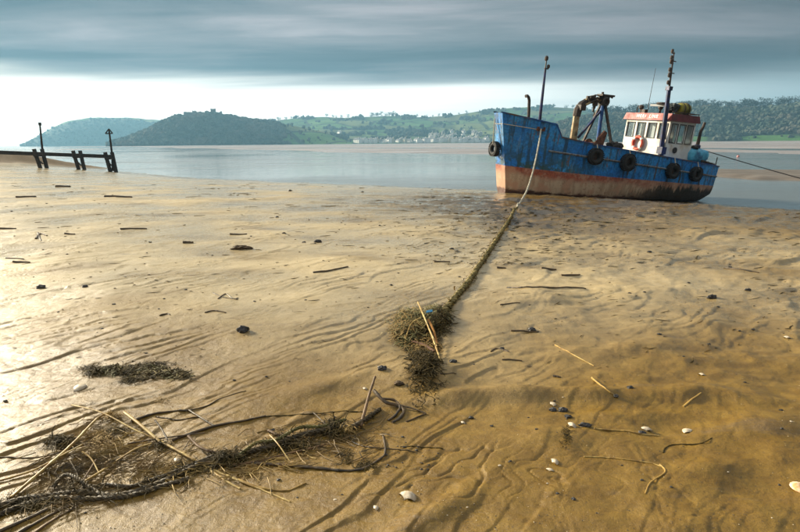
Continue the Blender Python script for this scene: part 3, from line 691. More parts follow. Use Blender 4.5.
# hull shell: stations from stern to bow, one row of points up each side, port and starboard joined by the bow plate and the transom
st = np.unique(np.concatenate([np.linspace(XS, 2.6, 12), np.linspace(2.6, 9.17, 26), [9.17, 9.43], np.linspace(9.43, XB, 14)]))
ns = len(st); zf = [0.0, 0.03, 0.09, 0.2, 0.33, 0.45, 0.6, 0.75, 0.88, 1.0]; nk = len(zf)
def hull_pt(x, f, side, inset=0.0):
    kz = keelz(x); gz = gunz(x); z = kz + (gz - kz) * f
    hb = halfb(x, z); chine = np.interp(f, [0, 0.03, 0.09, 0.2, 0.33], [0.34, 0.16, 0.06, 0.02, 0])
    return np.array([rake(x, z), side * max(hb - chine * min(1, hb) - inset, 0.05), z])
hm = MB(); vs = []
for x in st:
    row = [hull_pt(x, f, 1) for f in zf][::-1] + [np.array([rake(x, 0), 0, keelz(x) - 0.05])] + [hull_pt(x, f, -1) for f in zf]
    vs += row
R_ = 2 * nk + 1; fs = []
for i in range(ns - 1):
    for k in range(R_ - 1): a = i * R_ + k; fs.append((a, a + 1, a + R_ + 1, a + R_))
def closing(i, flip):
    f = []
    for k in range(nk):
        a, b = i * R_ + k, i * R_ + R_ - 1 - k; c_, d_ = a + 1, b - 1
        q = (a, c_, d_, b) if c_ != d_ else (a, c_, b); f.append(q[::-1] if flip else q)
    return f
fs += closing(ns - 1, False) + closing(0, True); hm.add(vs, fs)
hull = hm.build('hull', HULL, boat)
# inner face of the bulwark and its capping
for sd in (1, -1):
    inn = MB(); vs = []; fs = []
    for x in st:
        a = hull_pt(x, 1.0, sd); b = hull_pt(x, 1.0, sd, 0.07); c = hull_pt(x, 0.70, sd, 0.09)
        vs += [b, c]
    for i in range(ns - 1): fs.append((2 * i, 2 * i + 1, 2 * i + 3, 2 * i + 2))
    inn.add(vs, fs).build('bulwark', BLUE, boat)
    cap = MB(); vs = []; fs = []
    for x in st:
        a = hull_pt(x, 1.0, sd); n_ = np.array([0, sd, 0])
        vs += [a + n_ * .035 + [0, 0, .0], a + n_ * .035 + [0, 0, .05], a - n_ * .11 + [0, 0, .05], a - n_ * .11]
    for i in range(ns - 1):
        for k in range(4): fs.append((4 * i + k, 4 * i + (k + 1) % 4, 4 * i + 4 + (k + 1) % 4, 4 * i + 4 + k))
    cap.add(vs, fs).build('gunwale', BLUE if sd == 1 else BLUE, boat)
dk = MB(); vs = []; fs = []
for x in st:
    if x > 9.2: break
    p = hull_pt(x, 0.72, 1, .05); q = hull_pt(x, 0.72, -1, .05); vs += [p, q]
for i in range(len(vs) // 2 - 1): fs.append((2 * i, 2 * i + 1, 2 * i + 3, 2 * i + 2))
dk.add(vs, fs).build('deck', DECKM, boat)
fk = MB(); vs = []; fs = []
for x in [9.25, 9.6, 10.2, 10.8, 11.25]:
    p = hull_pt(x, 0.86, 1, .05); q = hull_pt(x, 0.86, -1, .05); vs += [p, q]
for i in range(len(vs) // 2 - 1): fs.append((2 * i, 2 * i + 1, 2 * i + 3, 2 * i + 2))
fk.add(vs, fs).build('foredeck', DECKM, boat)
p, q = hull_pt(9.3, .86, 1, .06), hull_pt(9.3, .86, -1, .06); MB().add([p, q, q * [1, 1, 0] + [0, 0, 1.8], p * [1, 1, 0] + [0, 0, 1.8]], [(0, 1, 2, 3)]).build('bulkhead', BLUE, boat)
# rubbing strakes
def side_line(x0, x1, z0, z1, n, off, side=1):
    r = []
    for k in range(n):
        x = x0 + (x1 - x0) * k / (n - 1); z = z0 + (z1 - z0) * k / (n - 1)
        r.append((rake(x, z), side * (halfb(x, z) + off), z))
    return r
for sd in (1, -1):
    MB().tube(side_line(0.52, 9.63, 1.27, 1.87, 46, .015, sd), 0.045, 6).build('rubbing_strake', mat('strake_%d' % (sd + 1), (0.16, 0.22, 0.26), (0.10, 0.06, 0.04), 9, 0.6, .3) if sd == 1 else MATS['strake_2'], boat)
    MB().tube(side_line(9.9, 11.36, 2.62, 2.74, 12, .012, sd), 0.014, 5).build('hand_line', ROPEP, boat)
MB().tube([(XB - .07, .31, 2.74), (XB - .05, 0, 2.72), (XB - .07, -.31, 2.74)], .014, 5).build('hand_line', ROPEP, boat)
# doubler plates and frames that stand a little proud of the side
fr = MATS['strake_2']
for x in (8.75, 5.95, 4.45, 3.0, 1.75):
    z1 = 1.27 + (x - .52) / 9.11 * .6 - .06; pts = [(rake(x, z), halfb(x, z) + .006, z) for z in np.linspace(z1 - .42, z1, 5)]
    MB().tube(pts, .035, 4, flat=.35).build('frame_plate', mat('plate_%d' % int(x * 10), (0.10, 0.13, 0.15), (0.16, 0.10, 0.06), 7, .6, .3), boat)
# skeg and rudder under the stern
MB().prism([(0.75, -.25), (3.0, -.12), (3.0, .02), (0.9, .1)], .14, (0, -.07, 0), np.array([1., 0, 0]), np.array([0, 0, 1.]), np.array([0, 1., 0])).build('skeg', HULL, boat)
MB().prism([(0.25, -.12), (.72, -.22), (.75, .35), (.42, .55), (.25, .5)], .07, (0, -.035, 0), np.array([1., 0, 0]), np.array([0, 0, 1.]), np.array([0, 1., 0])).build('rudder', DKSTEEL, boat)
# fairlead with the bow mooring
fx, fy, fz = 10.0, halfb(10.0, 2.62) + .02, 2.63
fl = MB().box((fx - .02, fy, fz), (.34, .10, .09)); fl.box((fx - .15, fy + .02, fz + .06), (.06, .10, .10)); fl.box((fx + .12, fy + .02, fz + .06), (.06, .10, .10)); fl.build('fairlead', RUST, boat)
# bow pipe (bent vent), fore mast
MB().tube([(9.92, 0, 2.45), (9.96, 0, 3.2), (10.03, 0, 3.72), (10.08, 0, 3.84), (10.16, .03, 3.88), (10.25, .05, 3.86)], [.06, .06, .06, .06, .06, .065], 8).build('vent_pipe', DKSTEEL, boat)
fm = MB().tube([(9.37, 0, 2.3), (9.40, 0, 3.09), (9.45, 0, 4.3), (9.48, 0, 5.0)], [.07, .065, .05, .04], 8).build('foremast', NAVY, boat)
MB().tube([(9.48, 0, 4.95), (9.49, 0, 5.40)], [.028, .022], 6).build('spar', DKSTEEL, fm)
lm = MB(); lm.lathe((9.50, .0, 5.26), [(.03, 0), (.07, .03), (.075, .13), (.05, .17), (.02, .19)], 8); lm.lathe((9.40, .06, 4.98), [(.03, 0), (.06, .03), (.06, .12), (.03, .15)], 8); lm.box((9.46, .03, 4.97), (.18, .05, .04)); lm.build('lantern', DKSTEEL, fm)
# ---- deck crane
cr = MB()
cr.tube([(7.56, 0, 1.75), (7.57, 0, 2.5), (7.60, 0, 3.35)], [.16, .15, .135], 10); cr.build('crane_post', CREAMP, boat)
kn = MB(); kn.tube([(7.60, 0, 3.30), (7.58, 0, 3.55), (7.42, 0, 3.80), (7.20, .0, 3.95)], [.16, .17, .16, .12], 8); kn.box((7.50, .06, 3.66), (.26, .34, .22)); kn.build('crane_knuckle', DKSTEEL, boat)
bm = MB(); bm.bar((7.28, 0, 3.92), (6.42, 0.1, 4.10), .20, .22); bm.tube([(7.35, .16, 3.78), (6.9, .17, 4.02), (6.5, .17, 4.04)], .045, 6); bm.tube([(7.5, -.12, 3.6), (7.05, -.13, 3.86)], .06, 6)
bm.tube([(7.2, .1, 4.07), (6.9, .12, 4.22), (6.6, .12, 4.2)], .025, 5); bm.tube([(7.15, .05, 4.05), (7.0, .15, 4.16), (6.75, .16, 3.95), (6.55, .15, 4.12)], .02, 5)
bo = bm.build('crane_boom', CREAMP, boat)
r_ = np.random.default_rng(5); hy = MB()
for k in range(9):
    a = np.array([7.3 - .1 * k, .13 + .05 * r_.random(), 3.95 + .17 * r_.random()]); hy.box(a, (.09 + .08 * r_.random(), .09, .08 + .09 * r_.random()))
for k in range(5):
    a = np.array([7.25 - .17 * k, .12, 4.02]); hy.tube([a, a + [-.05, .08, .12], a + [-.14, .1, .05], a + [-.2, .05, -.06]], .016, 4)
hy.build('hydraulic_block', DKSTEEL, bo)
gr = MB(); gr.tube([(6.85, .12, 3.92), (6.86, .12, 3.72), (6.9, .12, 3.55)], [.075, .06, .04], 6); gr.box((6.84, .12, 3.86), (.15, .16, .16)); gr.tube([(6.86, .12, 3.6), (6.8, .14, 3.47), (6.86, .13, 3.38)], .025, 5); gr.build('hook_block', DKSTEEL, bo)
# ---- gallows frame
gl = MB(); gl.tube([(6.52, .35, 1.75), (6.52, .25, 3.2), (6.50, .2, 4.2)], .075, 8); gl.build('gallows_post', BLUE, boat)
gl = MB(); gl.bar((6.14, .95, 1.8), (6.46, .25, 3.95), .085); gl.build('gallows_leg', DKSTEEL, boat)
gl = MB(); gl.bar((6.40, -.95, 1.8), (6.50, .1, 3.95), .085); gl.build('gallows_leg', DKSTEEL, boat)
gl = MB(); gl.bar((7.50, .2, 2.45), (6.50, .2, 3.68), .07); gl.build('gallows_strut', NAVY, boat)
gh = MB(); gh.box((6.46, .18, 4.02), (.30, .30, .36)); gh.box((6.40, .18, 4.24), (.66, .34, .07)); gh.tube([(6.2, .18, 4.24), (6.05, .2, 4.18)], .04, 6); gh.ring((6.50, .36, 3.98), (0, 1, 0), .14, .05, 14, 6); gh.tube([(6.6, .2, 4.28), (6.62, .2, 4.36)], .05, 6); gh.build('gallows_head', DKSTEEL, boat)
# ---- winch and gear on deck
wn = MB(); wn.lathe((6.95, .55, 2.22), [(.24, -.32), (.24, -.28), (.12, -.26), (.12, .26), (.24, .28), (.24, .32)], 14, (0, 1, 0)); wn.box((6.95, .55, 1.95), (.4, .8, .35)); wn.build('winch', RUST, boat)
MB().prism([(7.15, 1.9), (6.75, 1.9), (6.58, 2.75), (6.72, 2.82), (6.95, 2.55)], .09, (0, .75, 0), np.array([1., 0, 0]), np.array([0, 0, 1.]), np.array([0, 1., 0])).build('gantry_plate', RUST, boat)
MB().box((8.0, -.2, 1.95), (.9, 1.3, .55)).build('hatch', DECKM, boat)
gg = MB(); r_ = np.random.default_rng(8)
for k in range(16): gg.blob((5.95 + .55 * r_.random(), .85 + .35 * r_.random(), 2.02 + .30 * r_.random()), (.14 + .08 * r_.random(), .12, .11), r_, 1, .35)
gear = gg.build('net_heap', mat('dark_net', (0.02, 0.022, 0.025), (0.05, 0.04, 0.03), 20, .9, .6), recenter=True); gear.matrix_world = BMAT @ Matrix.Translation(gear.location); tag(gear, 'dark heap of netting on the deck below the gallows frame', 'net')
# ---- wheelhouse
x0, x1, ya, yb, z0, z1 = 2.10, 3.62, -1.28, 1.20, 1.55, 3.46
wt = 0.05
wh = MB()
def pierced(org, ex, ey, ez, W, H, holes, thick):
    """a wall panel with real openings: solid cells of a grid cut at the edges of the openings"""
    us = sorted({0, W} | {h[0] for h in holes} | {h[1] for h in holes}); vs_ = sorted({0, H} | {h[2] for h in holes} | {h[3] for h in holes}); m_ = MB()
    for i in range(len(us) - 1):
        for k in range(len(vs_) - 1):
            cu, cv = (us[i] + us[i + 1]) / 2, (vs_[k] + vs_[k + 1]) / 2
            if any(h[0] < cu < h[1] and h[2] < cv < h[3] for h in holes): continue
            m_.prism([(us[i], vs_[k]), (us[i + 1], vs_[k]), (us[i + 1], vs_[k + 1]), (us[i], vs_[k + 1])], thick, org, ex, ey, ez)
    return m_
EX, EY, EZ = np.eye(3)
W_f = yb - ya; zt = 3.34 - z0; zb_ = 2.72 - z0
fh = []; gapw = 0.16; ww = (W_f - 0.22 - 3 * 0.20) / 4
for k in range(4):
    a = 0.11 + k * (ww + 0.20); fh.append((a, a + ww, zb_, zt))
pierced((x1 - wt, ya, z0), EY, EZ, EX, W_f, z1 - z0, fh, wt).build('wall', WHITE, boat)
L_s = x1 - x0; shs = [(0.14, 0.46, 2.58 - z0, zt), (0.60, 0.92, 2.58 - z0, zt), (1.06, 1.38, 2.58 - z0, zt)]
pierced((x0, yb - wt, z0), EX, EZ, EY, L_s - wt - .002, z1 - z0, shs, wt).build('wall', WHITE, boat)
pierced((x0, ya, z0), EX, EZ, EY, L_s - wt - .002, z1 - z0, shs, wt).build('wall', WHITE, boat)
pierced((x0, ya + wt + .002, z0), EY, EZ, EX, W_f - 2 * wt - .004, z1 - z0, [(.3, 1.0, zb_, zt), (1.4, 2.1, .1, zt)], wt).build('wall', WHITE, boat)
FRAME = mat('window_rubber', (0.02, 0.02, 0.02), (0.05, 0.045, 0.04), 8, .6, 0)
def window(org, ex, ey, ez, h, i):
    fr_ = MB(); t_ = .028
    for q in ((h[0] - t_, h[1] + t_, h[2] - t_, h[2]), (h[0] - t_, h[1] + t_, h[3], h[3] + t_), (h[0] - t_, h[0], h[2], h[3]), (h[1], h[1] + t_, h[2], h[3])):
        fr_.prism([(q[0], q[2]), (q[1], q[2]), (q[1], q[3]), (q[0], q[3])], .018, np.asarray(org) + ez * .004, ex, ey, ez)
    f = fr_.build('window', FRAME, boat)
    MB().prism([(h[0] + .002, h[2] + .002), (h[1] - .002, h[2] + .002), (h[1] - .002, h[3] - .002), (h[0] + .002, h[3] - .002)], .008, np.asarray(org) - ez * .03, ex, ey, ez).build('pane', GLASS, f)
for i, h in enumerate(fh): window((x1, ya, z0), EY, EZ, EX, h, i)
for i, h in enumerate(shs): window((x0, yb, z0), EX, EZ, EY, h, i)
MB().prism([(x0 + .62, z0 + .1), (x0 + 1.2, z0 + .1), (x0 + 1.2, z0 + .95), (x0 + .62, z0 + .95)], .02, (0, yb + .003, 0), EX, EZ, EY).build('door', WHITE, boat)
pl = MB().lathe((x0 + .98, yb + .03, z0 + .72), [(.11, -.02), (.13, 0), (.13, .02), (.09, .03)], 14, (0, 1, 0)).build('porthole', FRAME, boat)
MB().box(((x0 + x1) / 2, 0, z0 + .55), (.5, 1.6, 1.0)).build('console', DKSTEEL, boat)
MB().box((x0 + .35, -.2, z0 + .9), (.12, .5, .9)).build('chair', DKSTEEL, boat)
# roof: flared red fascia all round, flat top
def ring_fascia(zb, zt_, ob, ot):
    vs = []
    for (zz, o_) in ((zb, ob), (zt_, ot)):
        vs += [(x1 + o_, yb + o_, zz), (x0 - o_, yb + o_, zz), (x0 - o_, ya - o_, zz), (x1 + o_, ya - o_, zz)]
    return vs
V_ = ring_fascia(z1 + .002, z1 + .30, .12, .05)
rf = MB().add(V_, [(3, 2, 1, 0), (4, 5, 6, 7)]).build('roof', MAROON, boat)
MB().add([V_[i] for i in (0, 3, 7, 4)], [(0, 3, 2, 1)]).build('fascia', REDP, rf)
MB().add([V_[i] for i in (0, 1, 5, 4)], [(0, 1, 2, 3)]).build('fascia', MAROON, rf)
MB().add([V_[i] for i in (1, 2, 6, 5)], [(0, 1, 2, 3)]).build('fascia', MAROON, rf)
MB().add([V_[i] for i in (2, 3, 7, 6)], [(0, 1, 2, 3)]).build('fascia', MAROON, rf)
rail = MB(); 
for (a, b) in (((x1 + .02, yb + .02), (x0 - .02, yb + .02)), ((x0 - .02, yb + .02), (x0 - .02, ya)), ):
    rail.tube([(*a, z1 + .37), (*b, z1 + .37)], .018, 5)
    for k in range(4): q = np.array(a) + (np.array(b) - np.array(a)) * k / 3; rail.tube([(*q, z1 + .29), (*q, z1 + .37)], .014, 5)
rail.build('roof_rail', DKSTEEL, rf)
# lettering on the fascia
LETT = mat('letter_white', (0.85, 0.85, 0.83), (0.7, 0.7, 0.68), 3, .5, 0)
ang = math.atan2(.07, .298)
up_ = Vector((-math.sin(ang), 0, math.cos(ang))); rt_ = Vector((0, 1, 0)); nrm = rt_.cross(up_); ypos = -.62
for chx in 'MERI LINE':
    if chx == ' ': ypos += .16; continue
    tc_ = bpy.data.curves.new('letter', 'FONT'); tc_.body = chx; tc_.size = .19; tc_.align_y = 'CENTER'; tc_.offset = .006
    to = bpy.data.objects.new('tmp', tc_); col.objects.link(to); bpy.context.view_layer.update()
    dg = bpy.context.evaluated_depsgraph_get(); me = bpy.data.meshes.new_from_object(to.evaluated_get(dg)); bpy.data.objects.remove(to)
    me.materials.clear(); me.materials.append(LETT); wdt = max(v.co.x for v in me.vertices)
    nm = bpy.data.objects.new('letter', me); col.objects.link(nm); nm.parent = rf
    nm.matrix_local = Matrix(((rt_.x, up_.x, nrm.x, x1 + .085 + .008), (rt_.y, up_.y, nrm.y, ypos), (rt_.z, up_.z, nrm.z, z1 + .155), (0, 0, 0, 1)))
    ypos += wdt + .035
# roof gear
rd = MB(); rd.lathe((2.95, -.1, z1 + .3), [(.05, 0), (.05, .2), (.08, .22), (.11, .26), (.11, .32)], 10); rd.build('radar_pedestal', DKSTEEL, rf)
MB().box((2.95, -.1, z1 + .68), (.10, .95, .09), np.array([[math.cos(.3), -math.sin(.3), 0], [math.sin(.3), math.cos(.3), 0], [0, 0, 1]])).build('radar_bar', WHITE, rf)
MB().lathe((2.9, -.05, z1 + .72), [(.28, 0), (.30, .03), (.27, .08), (.1, .1)], 12).build('radar_dome', DKSTEEL, rf)
bx_ = MB(); bx_.tube([(3.45, -.72, z1 + .3), (3.45, -.72, z1 + .48)], .04, 6); bx_.lathe((3.45, -.72, z1 + .46), [(.05, 0), (.11, .05), (.11, .15), (.05, .2)], 8); bx_.box((3.45, -.5, z1 + .38), (.18, .2, .16)); bx_.tube([(3.44, -.95, z1 + .3), (3.44, -.95, z1 + .58), (3.5, -.85, z1 + .62)], .025, 5); bx_.build('searchlight', DKSTEEL, rf)
MB().tube([(3.05, -.72, z1 + .3), (3.08, -.70, 4.6), (3.10, -.68, 5.72)], [.016, .012, .008], 5).build('aerial', DKSTEEL, rf)
# life raft canister, lies on the roof
cn = MB(); cn.lathe((0, 0, .24), [(.18, -.27), (.25, -.24), (.26, -.02), (.27, -.02), (.27, .02), (.26, .02), (.25, .24), (.18, .27)], 16, (1, 0, 0))
lr = empty('raft_canister', (0, 0, 0), 'yellow canister lying on the wheelhouse roof behind the mast', 'life raft'); on_boat(lr, (2.70, .86, z1 + .30)); cn.build('canister', YELLOW, lr, True)
cb = MB()
for xx in (-.13, .13): cb.ring((xx, 0, .24), (1, 0, 0), .265, .02, 18, 5)
cb.build('strap', DKSTEEL, lr); MB().box((0, 0, .02), (.5, .42, .04)).build('cradle', DKSTEEL, lr)
fb = MB(); r_ = np.random.default_rng(31)
for k in range(10): fb.blob((3.05 + .22 * r_.random(), .62 + .25 * r_.random(), z1 + .40 + .26 * r_.random()), (.13, .13, .12), r_, 1, .3)
fb = fb.build('dark_bundle', mat('dark_tarp', (0.02, 0.03, 0.03), (0.04, 0.05, 0.05), 6, .7, .4), recenter=True); fb.matrix_world = BMAT @ Matrix.Translation(fb.location); tag(fb, 'dark bundle on the wheelhouse roof beside the yellow canister', 'bundle')
# main mast
mm = MB().tube([(3.66, 1.10, 1.6), (3.72, 1.10, 2.24), (3.86, 1.10, 3.6), (3.98, 1.1, 4.75)], [.11, .105, .095, .08], 10).build('mainmast', NAVY, boat)
MB().tube([(3.98, 1.1, 4.7), (4.05, 1.1, 5.4), (4.11, 1.1, 6.15)], [.045, .035, .022], 8).build('topmast', DKSTEEL, mm)
cl_ = MB(); cl_.box((3.70, 1.1, 2.22), (.26, .28, .30)); cl_.box((3.985, 1.1, 4.74), (.2, .2, .16)); cl_.build('mast_collar', NAVY, mm)
for k, zz in enumerate((4.92, 5.2, 5.42, 5.72, 5.88, 6.12)):
    xx = 3.98 + (zz - 4.7) * .09; l_ = MB(); l_.box((xx + .05, 1.1, zz - .03), (.16, .05, .03)); l_.lathe((xx + .11, 1.1, zz - .02), [(.03, 0), (.055, .02), (.055, .12), (.03, .15)], 8)
    if k in (2, 4): l_.box((xx - .02, 1.1, zz - .08), (.30, .04, .035))
    l_.build('mast_lamp', DKSTEEL, mm)
# stern exhaust with flap
MB().tube([(1.02, .6, 1.4), (1.02, .6, 2.5), (1.01, .6, 3.2), (.93, .62, 3.40), (.90, .62, 3.58)], [.10, .085, .06, .06, .06], 8).build('exhaust_pipe', DKSTEEL, boat)
MB().lathe((1.02, .6, 2.25), [(.13, 0), (.14, .04), (.14, .3), (.10, .34)], 10).build('exhaust_collar', NAVY, boat)
# stern rail
sr = MB(); sr.tube([(.62, 1.42, 1.72), (.62, 1.42, 2.12)], .022, 6); sr.build('rail_post', DKSTEEL, boat)
bits = MB(); r_ = np.random.default_rng(3)
for k in range(7): bits.blob((.75 + .12 * k, 1.38 + .05 * r_.random(), 1.78 + .02 * k), (.09, .07, .06), r_, 1, .4)
bits.build('stern_gear', DKSTEEL, boat)
# blue tarpaulin over stores aft
TARP = mat('blue_tarp', (0.10, 0.46, 0.62), (0.05, 0.28, 0.46), 5, .3, .7, .04, c3=(0.02, 0.10, 0.2), rough2=.45)
V0, F0 = ICO2; tv = []
for p in V0:
    q = np.sign(p) * np.abs(p) ** .62 * np.array([.62, .40, .32]); q = q * (1 + .10 * float(fbm(np.array([p[0] * 2.2 + 4]), np.array([p[2] * 2.2 + p[1] * 1.7]), 5, 3)[0])); tv.append(q + [1.62, 1.02, 2.10])
tp = MB().add(tv, F0).build('tarpaulin', TARP, smooth=True, recenter=True); tp.matrix_world = BMAT @ Matrix.Translation(tp.location); tag(tp, 'light blue tarpaulin bundle on the stern deck beside the wheelhouse', 'tarpaulin')
dz = MB(); r_ = np.random.default_rng(9)
for k in range(14): dz.blob((1.5 + .9 * r_.random(), .75 + .5 * r_.random(), 2.36 + .12 * r_.random()), (.13, .12, .07), r_, 1, .35)
dz = dz.build('rope_heap', MATS['dark_net'], recenter=True); dz.matrix_world = BMAT @ Matrix.Translation(dz.location); tag(dz, 'black heap of rope on top of the blue tarpaulin', 'rope')

# tyre fenders on the boat's side, each hung on its own rope
def tyre(x, z, label, R=.27, front=False):
    y = halfb(x, z); t = empty('tyre_fender', (0, 0, 0), label, 'tyre', 'tyres hung along the side of the boat'); on_boat(t)
    if front: c = np.array([rake(XB, z) + .14, -.17, z]); ax = (1, 0, 0); top = np.array([XB + .02, -.17, 2.9]); nn = np.array([1., 0, 0])
    else:
        dy = halfb(x + .2, z) - halfb(x - .2, z); nn = np.array([-dy, .4, 0]); nn /= np.linalg.norm(nn); c = np.array([rake(x, z), y, z]) + nn * .13; ax = nn; top = np.array([rake(x, gunz(x)), halfb(x, gunz(x)) + .06, gunz(x) + .04])
    MB().ring(c, ax, R * .72, R * .30, 26, 10, 1.15).build('tyre', RUBBER, t, True)
    tr = MB()
    xx, yy, zz = rot_to(ax)
    for k in range(26):
        a = 2 * math.pi * k / 26; d = math.cos(a) * xx + math.sin(a) * yy; tr.box(c + d * R * 1.01, (.035, .05, .20), np.array([d, np.cross(zz, d), zz]).T)
    tr.build('tread', RUBBER, t)
    if not front: MB().lathe(c - nn * .05, [(R * .5, -.02), (R * .5, .0)], 18, ax).build('backing_disc', DKSTEEL, t)
    MB().tube([top, (top + c) / 2 + nn * .05 + [0, 0, R * .3], c + [0, 0, R * .72] + nn * .09], .02, 5).build('hanging_rope', ROPEP, t)
tyre(7.74, 1.80, 'round black tyre fender below the crane, nearest the bow on the side', .31)
tyre(6.18, 1.66, 'black tyre fender hung between the crane and the wheelhouse', .33)
tyre(3.63, 1.43, 'black tyre fender hung below the foot of the main mast', .31)
tyre(2.23, 1.35, 'black tyre fender hung nearest the stern, below the blue tarpaulin', .30)
tyre(11.3, 1.75, 'black tyre fender hanging off the bow plate, seen edge on', .28, True)
# life ring on the wheelhouse front
lb = empty('life_ring', (0, 0, 0), 'orange life ring hung under the wheelhouse front windows', 'life ring'); on_boat(lb, (x1 + .075, -.30, 2.44))
ORANGE = mat('ring_orange', (0.62, 0.07, 0.02), (0.5, 0.05, 0.02), 4, .5, .1)
MB().ring((0, 0, 0), (1, 0, 0), .27, .065, 28, 8).build('ring', ORANGE, lb, True)
bd = MB()
for k in range(4):
    a = math.pi / 4 + k * math.pi / 2; d = np.array([0, math.cos(a), math.sin(a)]); bd.tube([d * .27 + np.array([0, -d[2], d[1]]) * s_ for s_ in (-.05, .05)], .068, 10, False)
bd.build('band', LETT, lb)
gw = MB(); pts = [np.array([.03, math.cos(a) * .35, math.sin(a) * .35]) * (1 + .03 * math.sin(a * 6)) for a in np.linspace(0, 2 * math.pi, 40)]; gw.tube(pts, .009, 4).build('grab_line', ROPEP, lb)
# white drips
# ================================================================== jetty on the left
TIMBER = mat('black_timber', (0.018, 0.015, 0.013), (0.05, 0.04, 0.03), 6, .8, .5, .02, stretch=(1, 1, .3))
jd = 58.0
def jx(u, v): return at_dist(u, v, jd)
jt = empty('outfall_jetty', (0, 0, 0), 'black timber jetty on paired trestle legs running down into the water', 'jetty')
A_, B_ = jx(-90, 149.0), jx(112.5, 156.6)
MB().bar(A_, B_, .26, .32).build('beam', TIMBER, jt)
bd_ = (B_ - A_) / np.linalg.norm(B_ - A_); sdv = np.cross(bd_, [0, 0, 1.]); sdv /= np.linalg.norm(sdv)
for u0, u1, vt, vb in ((-34, -27, 150.5, 163), (34.5, 42.5, 153, 166), (73.5, 80.5, 154.5, 171), (105.5, 112.4, 156, 174)):
    for k, u in enumerate((u0, u1)):
        p = jx(u, vt); q = p.copy(); q[:2] = q[:2] + sdv[:2] * (.10 if k else -.10); q[2] = min(jx(u, vb)[2], sand_at(p[0], p[1])) - .4
        pb = q + bd_ * (.18 if k else .32) * (1, 1, 0); po = MB(); po.bar(p + [0, 0, .35], pb, .25 if u0 > 100 else .23); po.build('post', TIMBER, jt)
    a = jx(u0 - .2, vt + 4.0); b = jx(u1 + .6, vt + 11.0); a[2] = jx(u0, vt + 3.5)[2]
    MB().bar(a + sdv * .22, b + sdv * .22, .16, .12).build('brace', TIMBER, jt)
    MB().bar(jx(u0 - 1.5, vt + 2.2) + sdv * .26, jx(u1 + 1.5, vt + 2.4) + sdv * .26, .16, .2).build('cross_beam', TIMBER, jt)
mk = empty('marker_pole', jx(42.8, 154), 'plain thin dark pole standing on the jetty', 'pole')
b0 = jx(43.2, 158); t0 = jx(39.9, 124)
MB().tube([b0 - jx(42.8, 154), (b0 + t0) / 2 - jx(42.8, 154), t0 - jx(42.8, 154)], [.10, .085, .065], 7).build('shaft', TIMBER, mk); MB().box(t0 - jx(42.8, 154), (.17, .17, .26)).build('cap', TIMBER, mk)
dm_o = jx(113, 158); dm = empty('channel_marker', dm_o, 'dark beacon pole with an open triangle topmark at the jetty end', 'beacon')
t1_ = jx(109.2, 131); MB().tube([jx(113, 171) - dm_o, jx(112.4, 157) - dm_o, t1_ - dm_o], [.12, .10, .07], 7).build('shaft', TIMBER, dm)
tri = [jx(105.4, 133.6) - dm_o, jx(112.6, 133.4) - dm_o, jx(108.9, 128.9) - dm_o]; tm = MB()
for k in range(3): tm.bar(tri[k], tri[(k + 1) % 3], .10)
tm.bar(tri[2], (tri[0] + tri[1]) / 2, .08); tm.build('topmark', TIMBER, dm)

# small far things: buoy, birds of the flats are left to the eye
pb = on_z(738, 157, WATER_Z); bu = empty('mooring_buoy', pb, 'small pink mooring buoy floating beyond the stern', 'buoy')
V0, F0 = ICO2; MB().add(V0 * [.2, .2, .19] + [0, 0, .09], F0).build('float', mat('buoy_pink', (0.60, 0.26, 0.24), (0.5, 0.2, 0.2), 2, .5, 0), bu, True); MB().ring((0, 0, .30), (0, 1, 0), .06, .02, 10, 5).build('eye', DKSTEEL, bu)

# ================================================================== bow mooring rope with weed
rng = np.random.default_rng(2024)
WEEDY = mat('weedy_rope', (0.22, 0.17, 0.05), (0.11, 0.085, 0.025), 28, .8, .8, .01, c3=(0.36, 0.27, 0.10))
WEED_D = mat('dark_weed', (0.026, 0.020, 0.008), (0.070, 0.048, 0.014), 24, .7, .4, .004, spec=.12)
WEED_G = mat('olive_weed', (0.15, 0.13, 0.030), (0.08, 0.07, 0.016), 24, .6, .4, .004, c3=(0.28, 0.21, 0.06))
WEED_B = mat('golden_weed', (0.36, 0.23, 0.06), (0.20, 0.12, 0.03), 24, .7, .4, .004)
REED = mat('reed', (0.42, 0.265, 0.060), (0.22, 0.125, 0.030), 22, .5, .4, .004, c3=(0.52, 0.38, 0.13))
DRIFT = mat('wet_driftwood', (0.045, 0.029, 0.012), (0.12, 0.072, 0.028), 18, .5, .7, .006, c3=(0.022, 0.016, 0.009))
BROWNW = mat('brown_driftwood', (0.16, 0.085, 0.03), (0.09, 0.05, 0.02), 18, .6, .6, .006)
def smooth_path(pts, n):
    pts = np.array(pts, float); d = np.concatenate([[0], np.cumsum(np.linalg.norm(np.diff(pts, axis=0), axis=1))]); t = np.linspace(0, d[-1], n)
    out = []
    for q in t:
        i = int(np.clip(np.searchsorted(d, q) - 1, 0, len(pts) - 2)); f = (q - d[i]) / (d[i + 1] - d[i] + 1e-9)
        p0, p1, p2, p3 = pts[max(i - 1, 0)], pts[i], pts[i + 1], pts[min(i + 2, len(pts) - 1)]
        out.append(0.5 * ((2 * p1) + (-p0 + p2) * f + (2 * p0 - 5 * p1 + 4 * p2 - p3) * f * f + (-p0 + 3 * p1 - 3 * p2 + p3) * f ** 3))
    return np.array(out)
